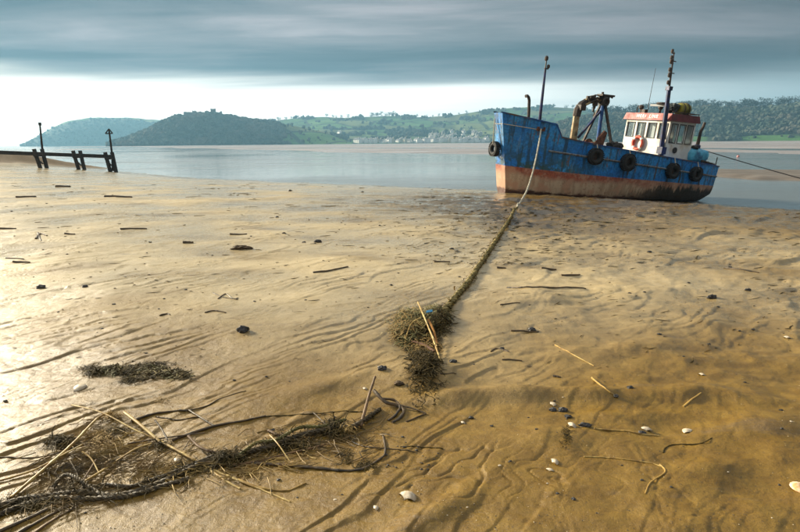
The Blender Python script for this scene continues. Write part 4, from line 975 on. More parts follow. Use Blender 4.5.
def twisted(path, R, lay=None, strands=3, n=5, mbd=None):
    """laid rope: strands wound round each other"""
    mbd = mbd or MB(); lay = lay or 5 * np.max(R); d = np.concatenate([[0], np.cumsum(np.linalg.norm(np.diff(path, axis=0), axis=1))])
    R = np.broadcast_to(R, (len(path),))
    for s in range(strands):
        pp = []
        for i, p in enumerate(path):
            x, y, z = rot_to(path[min(i + 1, len(path) - 1)] - path[max(i - 1, 0)]); a = 2 * math.pi * (d[i] / lay + s / strands); pp.append(p + R[i] * .52 * (math.cos(a) * x + math.sin(a) * y))
        mbd.tube(pp, list(R * .56), n)
    return mbd
ro_pts = [bw((fx, fy + .04, fz + .03)), at_dist(538.6, 145, 20.7), at_dist(534.5, 165, 19.7), at_dist(530.5, 180, 18.7), at_dist(525.5, 193.5, 17.1)]
gpts = [gp(u, v, .02) for u, v in ((517, 208), (507, 224), (495, 243), (482, 263), (470, 281), (458, 296), (449, 307), (440, 318), (432, 330))]
rp = smooth_path(ro_pts + gpts, 420)
for i in range(len(rp)):
    rp[i, 2] = max(rp[i, 2], sand_at(rp[i, 0], rp[i, 1]) + .012)
dcam = np.linalg.norm(rp[:, :2], axis=1)
rope = empty('mooring_rope', rp[-1], 'weed-covered mooring rope from the bow across the sand to the weed clump', 'rope')
nfree = int(np.argmin(np.abs(dcam - 16.0)))
off = rp[-1]
twisted(rp[:nfree + 6] - off, np.full(nfree + 6, .030), .22).build('bare_rope', ROPEP, rope)
wr = np.interp(dcam[nfree:], [4, 5, 7, 10, 13, 16.5], [.036, .036, .036, .036, .036, .032])
twisted(rp[nfree:] - off, wr, .25).build('weedy_rope', WEEDY, rope)
def strand(m_, p, d, L, r, droop=.0, n=4, jit=.35, k=3, ground=None):
    p = np.array(p, float); d = np.array(d, float); d /= np.linalg.norm(d) + 1e-9; pts = [p.copy()]
    for i in range(n):
        d = d + rng.normal(size=3) * jit * [1, 1, .4]; d[2] -= droop; d /= np.linalg.norm(d) + 1e-9; p = p + d * L / n
        if ground is not None: p[2] = max(p[2], ground + .002 + .004 * rng.random())
        pts.append(p.copy())
    m_.tube(pts, [r * 1.3 * (1 - .7 * i / n) for i in range(n + 1)], 4, False, .28)
for mname, mm_, cnt in (('weed_fringe', WEED_G, 620), ('weed_fringe', WEED_B, 900), ('weed_fringe', WEED_D, 260)):
    m_ = MB()
    for _ in range(cnt):
        i = nfree + int((len(rp) - nfree - 1) * rng.random() ** .5)
        if rng.random() > .25 + .75 * float(sstep(-.25, .35, gnoise(i * .09, 3.3, 12))): continue
        p = rp[i] + rng.normal(size=3) * wr[i - nfree] * .75; g = sand_at(p[0], p[1]) - off[2]
        tdir = rp[min(i + 1, len(rp) - 1)] - rp[i - 1]; tdir /= np.linalg.norm(tdir)
        strand(m_, p - off, rng.normal(size=3) * [.6, .6, .2] - tdir * 1.6, .03 + .11 * rng.random() ** 2, .0045 + .004 * rng.random(), .35, 3, .3, 3, g)
    tag(m_.build(mname, mm_, rope), kind='stuff')
# stern line
sl_pts = [bw((1.05, .55, 2.45)), at_dist(720, 155.2, 29.2), at_dist(760, 167, 29.4), at_dist(800, 178.2, 29.5), at_dist(850, 191, 29.5), at_dist(905, 200, 29.5)]
sp = smooth_path(sl_pts, 60)
sp[-1][2] = WATER_Z - .1
tag(MB().tube(sp, .020, 6).build('stern_line', mat('dark_rope', (0.05, 0.045, 0.04), (0.03, 0.03, 0.03), 20, .9, .4)), 'thin dark mooring line running from the stern out to the right', 'rope')

# ---- the clump of weed at the end of the rope
def ground_box(u0, v0, u1, v1):
    return [gp(u, v) for u, v in ((u0, v0), (u1, v0), (u1, v1), (u0, v1))]
cc = gp(424, 342); clump = empty('weed_clump', cc, 'tangled clump of weed, reeds and litter at the end of the mooring rope', 'seaweed')
def mound(m_, u, v, ru, rv, hgt, cnt, L, r, jit=.45, flat=.35, flow=(0, -1, 0), fl=.3):
    """strands piled on the sand round a pixel; ru, rv are half sizes in pixels, turned into metres on the ground"""
    c = gp(u, v); a = gp(u + ru, v); b = gp(u, v - rv); rx = abs(a[0] - c[0]); ry = abs(b[1] - c[1])
    for _ in range(cnt):
        q = rng.normal(size=2) * .55
        if q @ q > 1.7: continue
        x = c[0] + q[0] * rx + q[1] * ry * c[0] / max(c[1], .1); y = c[1] + q[1] * ry; g = sand_at(x, y); hh = hgt * max(0, 1 - (q @ q) * .55)
        z = g + .003 + hh * rng.random() ** .7
        d = rng.normal(size=3) * [1, 1, flat] + np.array(flow) * fl
        d[2] *= .4; strand(m_, np.array([x, y, z]) - cc, d, L * (.5 + .8 * rng.random()), r * (.6 + .8 * rng.random()), .22, 5, jit, 3, g - cc[2])
def core(m_, u, v, ru, rv, hgt, n=26):
    c = gp(u, v); a = gp(u + ru, v); b = gp(u, v - rv); rx = abs(a[0] - c[0]); ry = abs(b[1] - c[1])
    for _ in range(n):
        q = rng.uniform(-.8, .8, 2)
        if q @ q > .8: continue
        x = c[0] + q[0] * rx + q[1] * ry * c[0] / max(c[1], .1); y = c[1] + q[1] * ry; m_.blob(np.array([x, y, sand_at(x, y) + hgt * .25 * (1 - q @ q * .6)]) - cc, (rx * .24, ry * .24, hgt * .42), rng, 1, .45, rng.random() * 6)
k0 = MB(); core(k0, 414, 327, 18, 14, .075); core(k0, 436, 320, 10, 10, .05); core(k0, 424, 345, 14, 12, .05); core(k0, 424, 364, 9, 7, .035, 14); tag(k0.build('weed_core', WEED_D, clump), kind='stuff')
m_ = MB(); mound(m_, 412, 326, 18, 15, .085, 620, .16, .0038, .4, .5); mound(m_, 434, 318, 13, 10, .10, 300, .14, .004, .4, .5); tag(m_.build('weed_strands', WEED_G, clump), kind='stuff')
m_ = MB(); mound(m_, 408, 326, 17, 15, .09, 330, .2, .003, .35, .5); mound(m_, 425, 352, 14, 16, .075, 330, .15, .003, .5, .5); tag(m_.build('weed_strands', WEED_B, clump), kind='stuff')
m_ = MB(); mound(m_, 424, 362, 14, 13, .08, 620, .13, .0036, .5, .5, (0.1, -1, .2), .6); mound(m_, 439, 322, 11, 13, .10, 420, .13, .004, .5, .5); mound(m_, 422, 345, 18, 16, .06, 300, .15, .004); tag(m_.build('weed_strands', WEED_D, clump), kind='stuff')
def stick(name, px, r0, r1=None, mt=None, label='', cat='stick', group=None, lifts=0.0, n=None, seed=None, kink=.25, nodes=False, sides=7, flat=1.0, bury=.35):
    """a stick, reed or rope end that lies along the listed pixels of the sand"""
    mt = mt or DRIFT; r1 = r1 or r0 * .6
    lf = lifts if hasattr(lifts, '__len__') else [lifts] * len(px)
    P = [gp(u, v) + np.array([0, 0, l_]) for (u, v), l_ in zip(px, lf)]
    L = sum(np.linalg.norm(P[i + 1] - P[i]) for i in range(len(P) - 1)); n = n or int(np.clip(L / (max(r0, .004) * 2.2), 6, 60))
    S = smooth_path(P, n) if len(P) > 2 else np.array([P[0] + (P[1] - P[0]) * k / (n - 1) for k in range(n)])
    rr = np.linspace(r0, r1, n); r_ = np.random.default_rng(seed if seed is not None else int(px[0][0] * 13 + px[0][1] * 7))
    S = S + np.cumsum(r_.normal(size=(n, 3)) * rr[:, None] * kink * .5, 0) * np.sin(np.linspace(0, math.pi, n))[:, None] * [1, 1, .4]
    for i in range(n):
        g = sand_at(S[i, 0], S[i, 1]); S[i, 2] = max(S[i, 2], g + rr[i] * bury)
    rr = rr * (1 + kink * .5 * r_.normal(size=n).clip(-1.2, 1.2))
    if nodes: rr[::max(4, n // 6)] *= 1.22
    o = MB().tube(S, list(rr), sides, True, flat).build(name, mt, smooth=False)
    return tag(o, label, cat, group)
stick('reed_stem', [(418, 312), (424, 328), (432, 346), (441, 363)], .0085, .006, REED, 'pale straight reed stem lying down the front of the weed clump', 'reed', lifts=[.10, .11, .09, .01], kink=.05, nodes=True)
stick('reed_stem', [(421, 321), (428, 337), (437, 353)], .007, .005, REED, 'shorter pale reed crossing the middle of the weed clump', 'reed', lifts=[.11, .10, .06], kink=.05)
stick('reed_stem', [(405, 344), (411, 333), (420, 327)], .006, .004, REED, 'curved pale reed bent round the left of the weed clump', 'reed', lifts=[.03, .08, .09], kink=.1)
stick('bark_strip', [(428, 330), (434, 340), (437, 349)], .012, .008, mat('orange_bark', (0.45, 0.20, 0.03), (0.3, 0.12, 0.02), 12, .6, .4), 'orange strip of bark in the weed clump', 'bark', lifts=[.10, .09, .05], kink=.3, flat=.4)
stick('bark_strip', [(412, 347), (422, 352), (434, 356)], .016, .012, mat('red_bark', (0.16, 0.07, 0.03), (0.09, 0.04, 0.02), 12, .7, .5), 'red brown piece of bark low in the weed clump', 'bark', lifts=[.05, .07, .04], kink=.4, flat=.5)
p = gp(429, 325, .115); x, y, z = np.eye(3)
sc = MB(); sc.add([p + q for q in ([-.03, 0, 0], [.035, .01, .008], [.03, .03, .02], [-.02, .03, .012], [-.03, 0, .004], [.035, .01, .012], [.03, .03, .024], [-.02, .03, .016])], [(0, 1, 2, 3), (7, 6, 5, 4), (0, 4, 5, 1), (1, 5, 6, 2), (2, 6, 7, 3), (3, 7, 4, 0)])
tag(sc.build('plastic_scrap', mat('blue_plastic', (0.03, 0.22, 0.42), None, 4, .35, 0)), 'scrap of bright blue plastic caught in the weed clump', 'litter')

# ---- flat mat of dark weed on the left
cc = gp(135, 372); wm = empty('weed_mat', cc, 'flat dark mat of bladder weed on the sand at the left', 'seaweed')
m_ = MB()
for (u, v, ru, rv, n_) in ((112, 370, 13, 3.5, 300), (128, 372, 12, 4.5, 330), (146, 368, 17, 3.5, 330), (152, 373, 11, 4.5, 280), (172, 374, 13, 3.2, 260), (183, 376, 7, 3, 110), (96, 372, 11, 3, 130), (130, 380, 7, 2.5, 110), (142, 379, 10, 1.6, 60), (90, 368, 9, 1.6, 40), (160, 364, 12, 1.5, 50)): mound(m_, u, v, ru, rv, .013, int(n_ * 1.1), .085, .0030, .6, .3)
tag(m_.build('weed_strands', WEED_D, wm), kind='stuff')
m_ = MB()
for (u, v, ru, rv, n_) in ((118, 371, 20, 6, 90), (150, 371, 24, 6, 140), (175, 375, 16, 5, 70)): mound(m_, u, v, ru, rv, .018, n_, .08, .003, .6, .3)
tag(m_.build('weed_strands', WEED_G, wm), kind='stuff')
m_ = MB()
for _ in range(90):
    u = 90 + 96 * rng.random(); v = 371 + rng.normal() * 3.8 + 2 * (u > 160); p = gp(u, v); s = .003 + .003 * rng.random(); m_.blob(p + [0, 0, s + .018 * rng.random()] - cc, (s * 1.4, s, s), rng, 0, .3, rng.random() * 6)
tag(m_.build('bladders', WEED_D, wm), kind='stuff')
# ================================================================== the tide-line tangle in the foreground
ROPED = mat('tarry_rope', (0.045, 0.032, 0.016), (0.11, 0.075, 0.03), 40, .6, .7, .006)
def rope_thing(name, px, R, label, lifts=0.0, lay=None, mt=None, frayed=0, cat='rope', strands=3):
    lf = lifts if hasattr(lifts, '__len__') else [lifts] * len(px)
    P = [gp(u, v) + np.array([0, 0, l_]) for (u, v), l_ in zip(px, lf)]; S = smooth_path(P, max(40, len(P) * 16))
    for i in range(len(S)): S[i, 2] = max(S[i, 2], sand_at(S[i, 0], S[i, 1]) + R * .5)
    root = empty(name, S[0], label, cat); S = S - S[0]
    twisted(S, np.full(len(S), R), lay or R * 6, strands).build('strands', mt or ROPED, root)
    if frayed:
        m_ = MB(); o_ = np.array(root.location)
        for _ in range(frayed):
            i = rng.integers(1, len(S)); g = sand_at(S[i, 0] + o_[0], S[i, 1] + o_[1]) - o_[2]
            strand(m_, S[i] + rng.normal(size=3) * R * .7, rng.normal(size=3) * [1, 1, .5], .03 + .09 * rng.random(), .0014 + .0018 * rng.random(), .12, 4, .5, 3, g)
        tag(m_.build('frayed_fibres', WEED_D, root), kind='stuff')
    return root
rope_thing('old_rope', [(-14, 512), (0, 507), (25, 500), (50, 497), (82, 493), (97, 495), (119, 497), (150, 488), (180, 475), (212, 461), (236, 459), (252, 453), (270, 449), (302, 438), (332, 432), (352, 430), (366, 421), (380, 410)], .0140, 'thick dark twisted rope running the length of the tide-line tangle', [.0, .004, .005, .006, .008, .006, .004, .004, .006, .012, .016, .012, .015, .02, .022, .022, .014, .006], frayed=240)
rope_thing('tangle_strand', [(54, 489), (60, 485), (68, 482), (79, 486), (88, 491), (98, 494)], .009, 'short loop of dark rope arching over the thick rope at the left', [.01, .03, .04, .04, .025, .01], frayed=40)
rope_thing('tangle_strand', [(82, 492), (107, 487), (129, 488), (150, 482), (178, 472), (214, 459)], .010, 'thinner dark rope lying just above the thick rope', [.012, .012, .008, .008, .008, .02], frayed=60)
rope_thing('tangle_strand', [(236, 462), (256, 449), (276, 445), (300, 434), (322, 432), (346, 424)], .010, 'olive rope wound over the middle of the thick rope', [.02, .035, .03, .04, .035, .03], mt=WEED_G, frayed=90)
rope_thing('tangle_strand', [(-10, 520), (20, 508), (52, 500), (90, 500), (130, 497), (160, 488), (189, 480)], .013, 'dark rope shape added for the shadow below the thick rope', 0.0, frayed=80)  # dark strand laid where the thick rope throws its shadow
D_ = DRIFT
S_ = stick
S_('forked_stick', [(375.5, 392), (371, 402), (365, 418), (361, 428)], .008, .010, BROWNW, 'brown stick standing up out of the right end of the tangle', lifts=[.11, .08, .035, .01], kink=.15)
S_('curved_root', [(374, 399), (385, 406), (397, 407), (404, 412), (400, 419), (392, 423)], .0115, .009, D_, 'dark hooked root curling at the right end of the tangle', 'root', lifts=[.06, .03, .015, .01, .005, .002], kink=.2)
S_('curved_root', [(383, 404), (394, 403), (400, 409), (396, 416), (388, 421)], .009, .007, D_, 'inner dark hooked root beside the larger curl', 'root', lifts=[.035, .02, .012, .006, .002], kink=.2)
S_('bent_twig', [(398, 407), (412, 410), (426, 414)], .0065, .004, D_, 'thin dark twig pointing right from the hooked root', 'twig', lifts=[.015, .012, .004], kink=.1)
S_('bent_twig', [(426, 414), (416, 418), (406, 422)], .006, .005, D_, 'thin dark twig folded back below the pointing twig', 'twig', kink=.1)
S_('driftwood_stick', [(252, 464), (280, 466), (300, 468), (340, 472), (360, 471), (375, 463), (384, 454), (383, 436)], .009, .005, D_, 'long curved dark stick bowing below the tangle at the right', kink=.3, lifts=.004)
S_('driftwood_stick', [(352, 442), (366, 447), (380, 449), (415, 452)], .005, .003, D_, 'thin dark stick lying right of the curved stick', kink=.2)
S_('twig', [(314, 419), (320, 423), (329, 431)], .004, .003, D_, 'short dark twig leaning above the middle of the rope', 'twig', lifts=[.04, .03, .02], kink=.1)
S_('driftwood_stick', [(172, 441), (198, 432), (218, 426), (240, 422), (266, 416.5)], .010, .006, D_, 'long straight dark stick pointing up right above the rope', kink=.2, lifts=.004)
S_('dark_line', [(262, 417), (290, 415), (307, 414), (340, 411), (365, 412)], .006, .005, WEED_D, 'dark line of buried weed continuing the straight stick', 'seaweed', kink=.6, flat=.5, bury=.1)
S_('branch', [(132, 422), (150, 416), (166, 413), (189, 411)], .008, .006, D_, 'dark branch bent like an elbow above the reeds', 'branch', kink=.3, lifts=.006)
S_('branch', [(189, 411), (202, 419), (215, 427)], .006, .004, D_, 'fork of the dark branch pointing down right', 'branch', kink=.2, lifts=.006)
S_('branch', [(189, 411), (207, 406), (223, 398), (246, 391)], .005, .003, D_, 'thin fork of the dark branch pointing up right', 'branch', kink=.3)
S_('twig', [(156, 417), (178, 420), (200, 417)], .005, .004, D_, 'dark twig lying just below the elbow branch', 'twig', kink=.25)
S_('reed_stem', [(72, 407), (88, 413), (106, 421), (136, 435), (158, 443)], .0048, .0040, REED, 'long thin pale reed leaning down right at the top of the tangle', 'reed', lifts=[.012, .03, .045, .03, .02], kink=.05, nodes=True)
S_('reed_stem', [(125, 419), (140, 430), (160, 445)], .0090, .0072, REED, 'thick pale split reed in the middle of the tangle', 'reed', lifts=[.045, .04, .02], kink=.05)
S_('reed_stem', [(158, 443), (184, 456), (209, 469), (243, 483), (256, 488)], .0066, .0050, REED, 'long yellow reed passing under the dark rope', 'reed', lifts=[.02, .012, .004, .004, .002], kink=.05, nodes=True)
S_('reed_stem', [(211, 471), (227, 482), (240, 489)], .0062, .0050, REED, 'short pale reed end just below the dark rope', 'reed', kink=.05)
S_('reed_stem', [(206, 469), (247, 484), (290, 502)], .0059, .0036, REED, 'yellow reed pointing furthest to the lower right', 'reed', kink=.05, nodes=True)
S_('reed_stem', [(243, 482), (265, 489), (287, 491), (306, 483)], .006, .004, WEED_B, 'bent brown reed below the rope near the long yellow reed', 'reed', kink=.15)
S_('reed_stem', [(11, 499), (42, 474), (72, 450), (99, 425), (113, 417)], .0082, .0058, REED, 'long yellow reed rising from the lower left to the top of the tangle', 'reed', lifts=[.006, .015, .03, .045, .03], kink=.06, nodes=True)
S_('reed_stem', [(-4, 483), (18, 477), (37, 471), (62, 461), (84, 451)], .0055, .0036, REED, 'yellow reed crossing the left edge of the picture', 'reed', lifts=[.006, .008, .012, .03, .04], kink=.08, nodes=True)
S_('reed_stem', [(82, 487), (104, 472), (134, 452), (152, 446)], .0062, .0050, REED, 'brown yellow reed slanting up from the rope loop', 'reed', lifts=[.02, .012, .012, .015], kink=.05)
S_('twig', [(83, 457), (92, 463), (99, 474)], .0047, .0029, REED, 'short broken reed hanging in the middle left of the tangle', 'reed', lifts=[.03, .025, .01], kink=.1)
S_('twig', [(97, 463), (90, 473), (84, 484)], .0045, .0035, BROWNW, 'small brown twig crossing the short broken reed', 'twig', lifts=[.02, .015, .02], kink=.15)
S_('driftwood_stick', [(-6, 535), (30, 518), (62, 503), (84, 496)], .010, .006, D_, 'dark stick in the lower left corner nearest the rope', kink=.2)
S_('driftwood_stick', [(14, 536), (44, 519), (74, 503)], .008, .005, D_, 'second dark stick in the lower left corner', kink=.2)
S_('driftwood_stick', [(30, 536), (54, 520), (78, 506)], .006, .004, BROWNW, 'brown stick lowest in the lower left corner', kink=.2)
S_('twig', [(-4, 457), (32, 458), (64, 452)], .0045, .003, D_, 'thin dark twig lying level at the left edge', 'twig', kink=.1)
S_('twig', [(128, 447), (165, 441), (205, 436)], .0045, .003, D_, 'thin straight twig crossing the thick pale reed', 'twig', lifts=.02, kink=.08)
S_('twig', [(156, 428), (162, 435), (168, 443)], .0055, .0045, D_, 'short dark stub standing beside the pale reed', 'twig', lifts=[.05, .04, .02], kink=.1)
S_('root_piece', [(189, 441), (198, 449), (209, 454), (222, 456)], .008, .006, BROWNW, 'brown crooked root piece above the rope knot', 'root', lifts=[.03, .02, .02, .015], kink=.3)
S_('root_piece', [(268, 432), (278, 436), (290, 439)], .009, .006, BROWNW, 'short red brown stick above the middle of the rope', lifts=.01, kink=.2)
S_('twig', [(270, 440), (279, 452), (290, 463)], .0039, .0029, REED, 'short pale straw crossing the thick rope', 'twig', lifts=[.03, .045, .01], kink=.1)
S_('twig', [(304, 453), (310, 457), (316, 459)], .0055, .0043, REED, 'small pale chip of reed below the rope', 'twig', kink=.1, flat=.5)
S_('driftwood_stick', [(200, 463), (240, 466), (290, 455), (330, 445)], .006, .004, BROWNW, 'brown stick lying along under the thick rope', lifts=.01, kink=.25)
# knots and tufts
def tuft(u, v, ru, rv, hgt, cnt, L, r, mt, label, jit=.5, name='weed_tuft', corr=0):
    global cc
    cc = gp(u, v); root = empty(name, cc, label, 'seaweed'); m_ = MB()
    if corr: core(m_, u, v, ru * .8, rv * .8, hgt * .9, corr)
    mound(m_, u, v, ru, rv, hgt, int(cnt * .6), L, r, jit, .5); tag(m_.build('weed_strands', mt, root), kind='stuff'); return root
tuft(226, 461, 16, 7, .05, 420, .08, .0028, WEED_D, 'black knot of weed on the thick rope left of centre', corr=10)
tuft(334, 430, 13, 8, .055, 380, .08, .003, WEED_D, 'black knot of weed near the right end of the rope', corr=10)
tuft(348, 431, 9, 6, .04, 180, .07, .003, WEED_B, 'brown knot of weed just right of the black knot')
tuft(62, 443, 18, 6, .03, 300, .08, .0025, WEED_D, 'dark weed tuft under the long yellow reed')
tuft(103, 441, 14, 8, .03, 300, .07, .0016, WEED_B, 'golden fibrous tuft in the middle of the left reeds')
tuft(113, 418, 10, 4, .035, 220, .05, .0022, WEED_B, 'brown tuft at the top where the reeds meet', .6)
tuft(118, 432, 14, 5, .02, 160, .07, .002, WEED_D, 'thin dark weed below the meeting point of the reeds')
tuft(160, 446, 8, 4, .03, 150, .05, .0022, WEED_D, 'dark weed where the twig and reed cross')
tuft(345, 456, 8, 7, .012, 110, .05, .002, WEED_D, 'small dark sprig of weed below the right rope end')
tuft(290, 446, 24, 6, .03, 340, .09, .0022, WEED_D, 'dark weed trailing along the middle of the rope')
tuft(190, 470, 26, 5, .012, 160, .09, .002, WEED_D, 'wet dark weed on the sand below the rope')
tuft(160, 401, 7, 4, .01, 90, .035, .0016, WEED_B, 'tiny sprig of pale weed above the elbow branch')
tuft(30, 505, 30, 6, .02, 320, .12, .0024, WEED_D, 'dark weed trailing along the rope at the left edge')
tuft(365, 466, 12, 4, .01, 130, .05, .0022, WEED_D, 'dark weed caught in the bow of the curved stick')
tuft(566, 437, 4, 9, .012, 110, .04, .002, WEED_D, 'dark streak of weed below the white shell on the right')

# fine straw litter among the reeds
m_ = MB()
for (u, v, su, sv, n_, L0) in ((95, 445, 42, 18, 150, .18), (60, 470, 34, 12, 80, .22), (230, 466, 60, 12, 130, .15), (320, 440, 48, 13, 130, .13), (150, 475, 50, 14, 120, .15), (60, 500, 40, 12, 60, .2)):
    for _ in range(n_):
        p = gp(u + rng.normal() * su * .6, min(528, v + rng.normal() * sv * .6)); a = rng.normal() * .5 + (.75 if rng.random() < .6 else -.5); L = L0 * (.25 + .9 * rng.random())
        q = p + np.array([math.cos(a) * L, math.sin(a) * L, 0]); md = (p + q) / 2 + rng.normal(size=3) * L * .06
        for w_ in (p, md, q): w_[2] = sand_at(w_[0], w_[1]) + .003 + .02 * rng.random() ** 2
        r = .0012 + .0018 * rng.random(); m_.tube([p, md, q], [r, r, r * .6], 4)
tag(m_.build('straw_litter', mat('straw', (0.20, 0.12, 0.03), (0.06, 0.04, 0.015), 9, .6, .2, .002, c3=(0.45, 0.30, 0.09))), 'fine straw and stalks littered through the tide-line tangle', 'straw', kind='stuff')

# ================================================================== single finds on the sand
PALEREED = MATS['reed']
S_('reed_stem', [(555, 345), (570, 353), (594, 366)], .0052, .004, REED, 'thin pale reed lying highest on the right of the sand', 'reed', kink=.06, nodes=True)
S_('reed_stem', [(592, 378), (603, 387), (617, 397)], .006, .0048, REED, 'yellow reed with a dark end on the right', 'reed', kink=.05, nodes=True)
S_('reed_stem', [(594, 429), (620, 431), (640, 434), (659, 436)], .006, .004, REED, 'long straight yellow reed level on the lower right', 'reed', kink=.04, nodes=True)
S_('reed_stem', [(584, 457), (606, 458), (627, 460), (650, 463), (662, 467)], .0036, .003, REED, 'thin jointed pale reed below the yellow level reed', 'reed', kink=.06, nodes=True)
S_('reed_stem', [(660, 465), (665, 472), (651, 482), (645, 494)], .0042, .003, REED, 'crooked pale reed piece bent like a knee', 'reed', kink=.08, nodes=True)
S_('reed_stem', [(683, 407), (691, 400), (701, 393)], .0075, .005, REED, 'short wide pale reed fragment on the right', 'reed', kink=.08, flat=.5)
S_('dark_line', [(663, 453), (666, 448), (676, 445), (700, 444), (712, 438)], .0045, .003, WEED_D, 'curved dark strand added for a shaded sand groove on the lower right', 'seaweed', kink=.3, flat=.6)  # dark strand added in place of a shaded scarp groove
S_('dark_line', [(443, 449), (420, 447), (400, 447)], .004, .003, WEED_D, 'thin dark weed thread right of the tangle', 'seaweed', kink=.3, flat=.6)
for px, r, lab in (([(491, 352), (497, 349), (509, 352)], .008, 'small bent dark stick with a pebble beside it right of the clump'), ([(502, 360), (512, 360), (522, 361)], .007, 'small straight dark stick just below the bent one'),
                   ([(511, 331), (524, 331), (539, 332)], .009, 'dark stick with a weed lump above right of the clump'), ([(553, 376.5), (561, 377.5)], .010, 'short black chip on the right sand below the thin reed'),
                   ([(440, 374), (448, 374), (456, 374)], .005, 'thin dark twig just right of the weed clump foot'), ([(313, 273), (330, 271), (348, 267)], .016, 'long thin dark stick alone in the middle of the sand'),
                   ([(507, 288), (530, 287.5), (560, 288), (586, 289)], .012, 'long thin level dark stick right of the mooring rope'), ([(724, 268), (742, 270), (759, 273)], .016, 'thin dark stick at the far right near the boat'),
                   ([(541, 268.5), (556, 270)], .018, 'dark flat stick below the streaked mud right of the rope'), ([(561, 275.5), (580, 275)], .016, 'second dark flat stick below the streaked mud'), ([(497, 268), (506, 268.5)], .016, 'small dark stick right beside the mooring rope'),
                   ([(120, 229.5), (134, 229), (147, 229)], .024, 'thin level black stick on the far left sand'), ([(56, 187), (70, 187)], .07, 'black piece of timber on the far left sand'),
                   ([(218, 299), (226, 294), (234, 299), (238, 298)], .008, 'spiky forked twig left of centre'), ([(213, 293), (222, 297), (238, 300)], .007, 'twig crossing the spiky forked twig'),
                   ([(205, 313), (214, 311), (226, 313)], .009, 'brown twig below the spiky forked twig'), ([(13, 262), (30, 262.5)], .018, 'lower of two dark sticks at the far left'), ([(6, 258.5), (24, 259.5)], .014, 'upper of two dark sticks at the far left'),
                   ([(36, 239), (40, 234), (47, 236)], .022, 'forked twig standing up on the far left sand'), ([(38, 233), (40, 237), (41, 241)], .016, 'upright piece of the forked twig at the far left'), ([(160, 316), (167, 314), (170, 315)], .010, 'small dark twig on the left sand above the weed mat'),
                   ([(0, 229), (16, 229)], .028, 'dark stick at the left edge of the middle sand'), ([(230, 234.5), (247, 234.5)], .022, 'thin dark twig above the brown timber chunk'), ([(105, 197), (132, 197.5)], .05, 'long dark streak of timber far out on the left'),
                   ([(16, 197.5), (36, 197)], .045, 'dark plank far out by the left edge'), ([(434, 262), (450, 262)], .014, 'thin twig left of the mooring rope'), ([(500, 305), (520, 303)], .008, 'pale worn twig right of the rope foot'), ([(65, 234), (75, 234.5)], .022, 'short dark stick right of the forked twig at the far left'),
                   ([(183, 243), (193, 243)], .03, 'small dark log left of the brown timber chunk')):
    S_('driftwood_stick', px, r, r * .7, D_, lab, kink=.25, sides=6)
DARKST = mat('dark_stone', (0.022, 0.021, 0.022), (0.05, 0.046, 0.042), 30, .55, .5, .005); BROWNST = mat('brown_clod', (0.10, 0.06, 0.025), (0.05, 0.033, 0.016), 26, .8, .6, .006)
SHELLW = mat('shell_white', (0.60, 0.52, 0.39), (0.40, 0.31, 0.20), 40, .45, .2, .002); SHELLO = mat('shell_orange', (0.62, 0.30, 0.10), (0.72, 0.58, 0.42), 30, .4, .2, .002)
def stone(name, u, v, wpx, mt, label, cat='stone', group=None, asp=(1, .75, .6), sub=2, rough=.22):
    p = gp(u, v); wd = wpx / F * np.linalg.norm(p) * .5; r_ = np.random.default_rng(int(u * 31 + v))
    V, Fc = (ICO0, ICO1, ICO2)[sub]; a = r_.random() * 6.28
    nz = np.array([float(fbm(np.array([q[0] * 1.5 + u]), np.array([q[1] * 1.5 + q[2] * 1.3 + v]), 7, 3)[0]) for q in V])[:, None]
    Q = V * (1 + rough * 1.4 * nz) * np.array(asp) * wd
    # rest on a flat underside
    Q[:, 2] = np.maximum(Q[:, 2], -asp[2] * wd * .35)
    m_ = MB().add(Q + p + [0, 0, asp[2] * wd * .30], Fc); return tag(m_.build(name, mt), label, cat, group)
stone('stone', 243, 331.5, 11, DARKST, 'dark round stone on the left sand above the weed mat', asp=(1, .8, .8))
stone('timber_chunk', 241, 249, 18, BROWNST, 'brown block of rotten timber on the left sand', 'timber', asp=(1, .5, .3), rough=.3)
stone('stone', 382, 369.5, 9, DARKST, 'dark angular stone left of the weed clump foot', asp=(1, .8, .7))
stone('clod', 399, 384, 10, BROWNST, 'brown clod below the dark stone by the weed clump', 'clod', asp=(1, .7, .45))
stone('stone', 318, 242, 8, DARKST, 'small dark block alone on the middle sand', asp=(1, .7, .5))
stone('stone', 41, 288, 8, DARKST, 'dark lump with weed on the left sand', asp=(1, .7, .5)); stone('stone', 85, 287, 5, DARKST, 'small dark stone right of the weedy lump', asp=(1, .8, .6))
stone('stone', 712, 298, 8, DARKST, 'dark stone alone on the right sand', asp=(1, .7, .6)); stone('stone', 748, 290.5, 5, DARKST, 'small dark stone right of the lone dark stone', asp=(1, .7, .6))
stone('stone', 563, 411, 9, DARKST, 'larger black stone in the pair left of the white shell', asp=(1, .8, .65)); stone('stone', 553, 410.5, 7, DARKST, 'smaller black stone at the left of the pair', asp=(1, .8, .6)); stone('stone', 568, 417, 7, DARKST, 'black stone just below the pair', asp=(1, .7, .5))
stone('charred_chunk', 585, 426, 12, DARKST, 'black charred block beside the white shell', 'wood', asp=(1, .5, .4)); stone('stone', 532, 330.5, 8, DARKST, 'dark weed lump on the stick right of the clump', asp=(1, .7, .6))
stone('stone', 502, 349, 5, DARKST, 'small dark pebble above the bent stick', asp=(1, .8, .6)); stone('stone', 453, 362, 8, DARKST, 'dark stone right of the weed clump', asp=(1, .7, .5)); stone('stone', 630, 388, 6, DARKST, 'small dark stone right of the yellow reed', asp=(1, .7, .5))
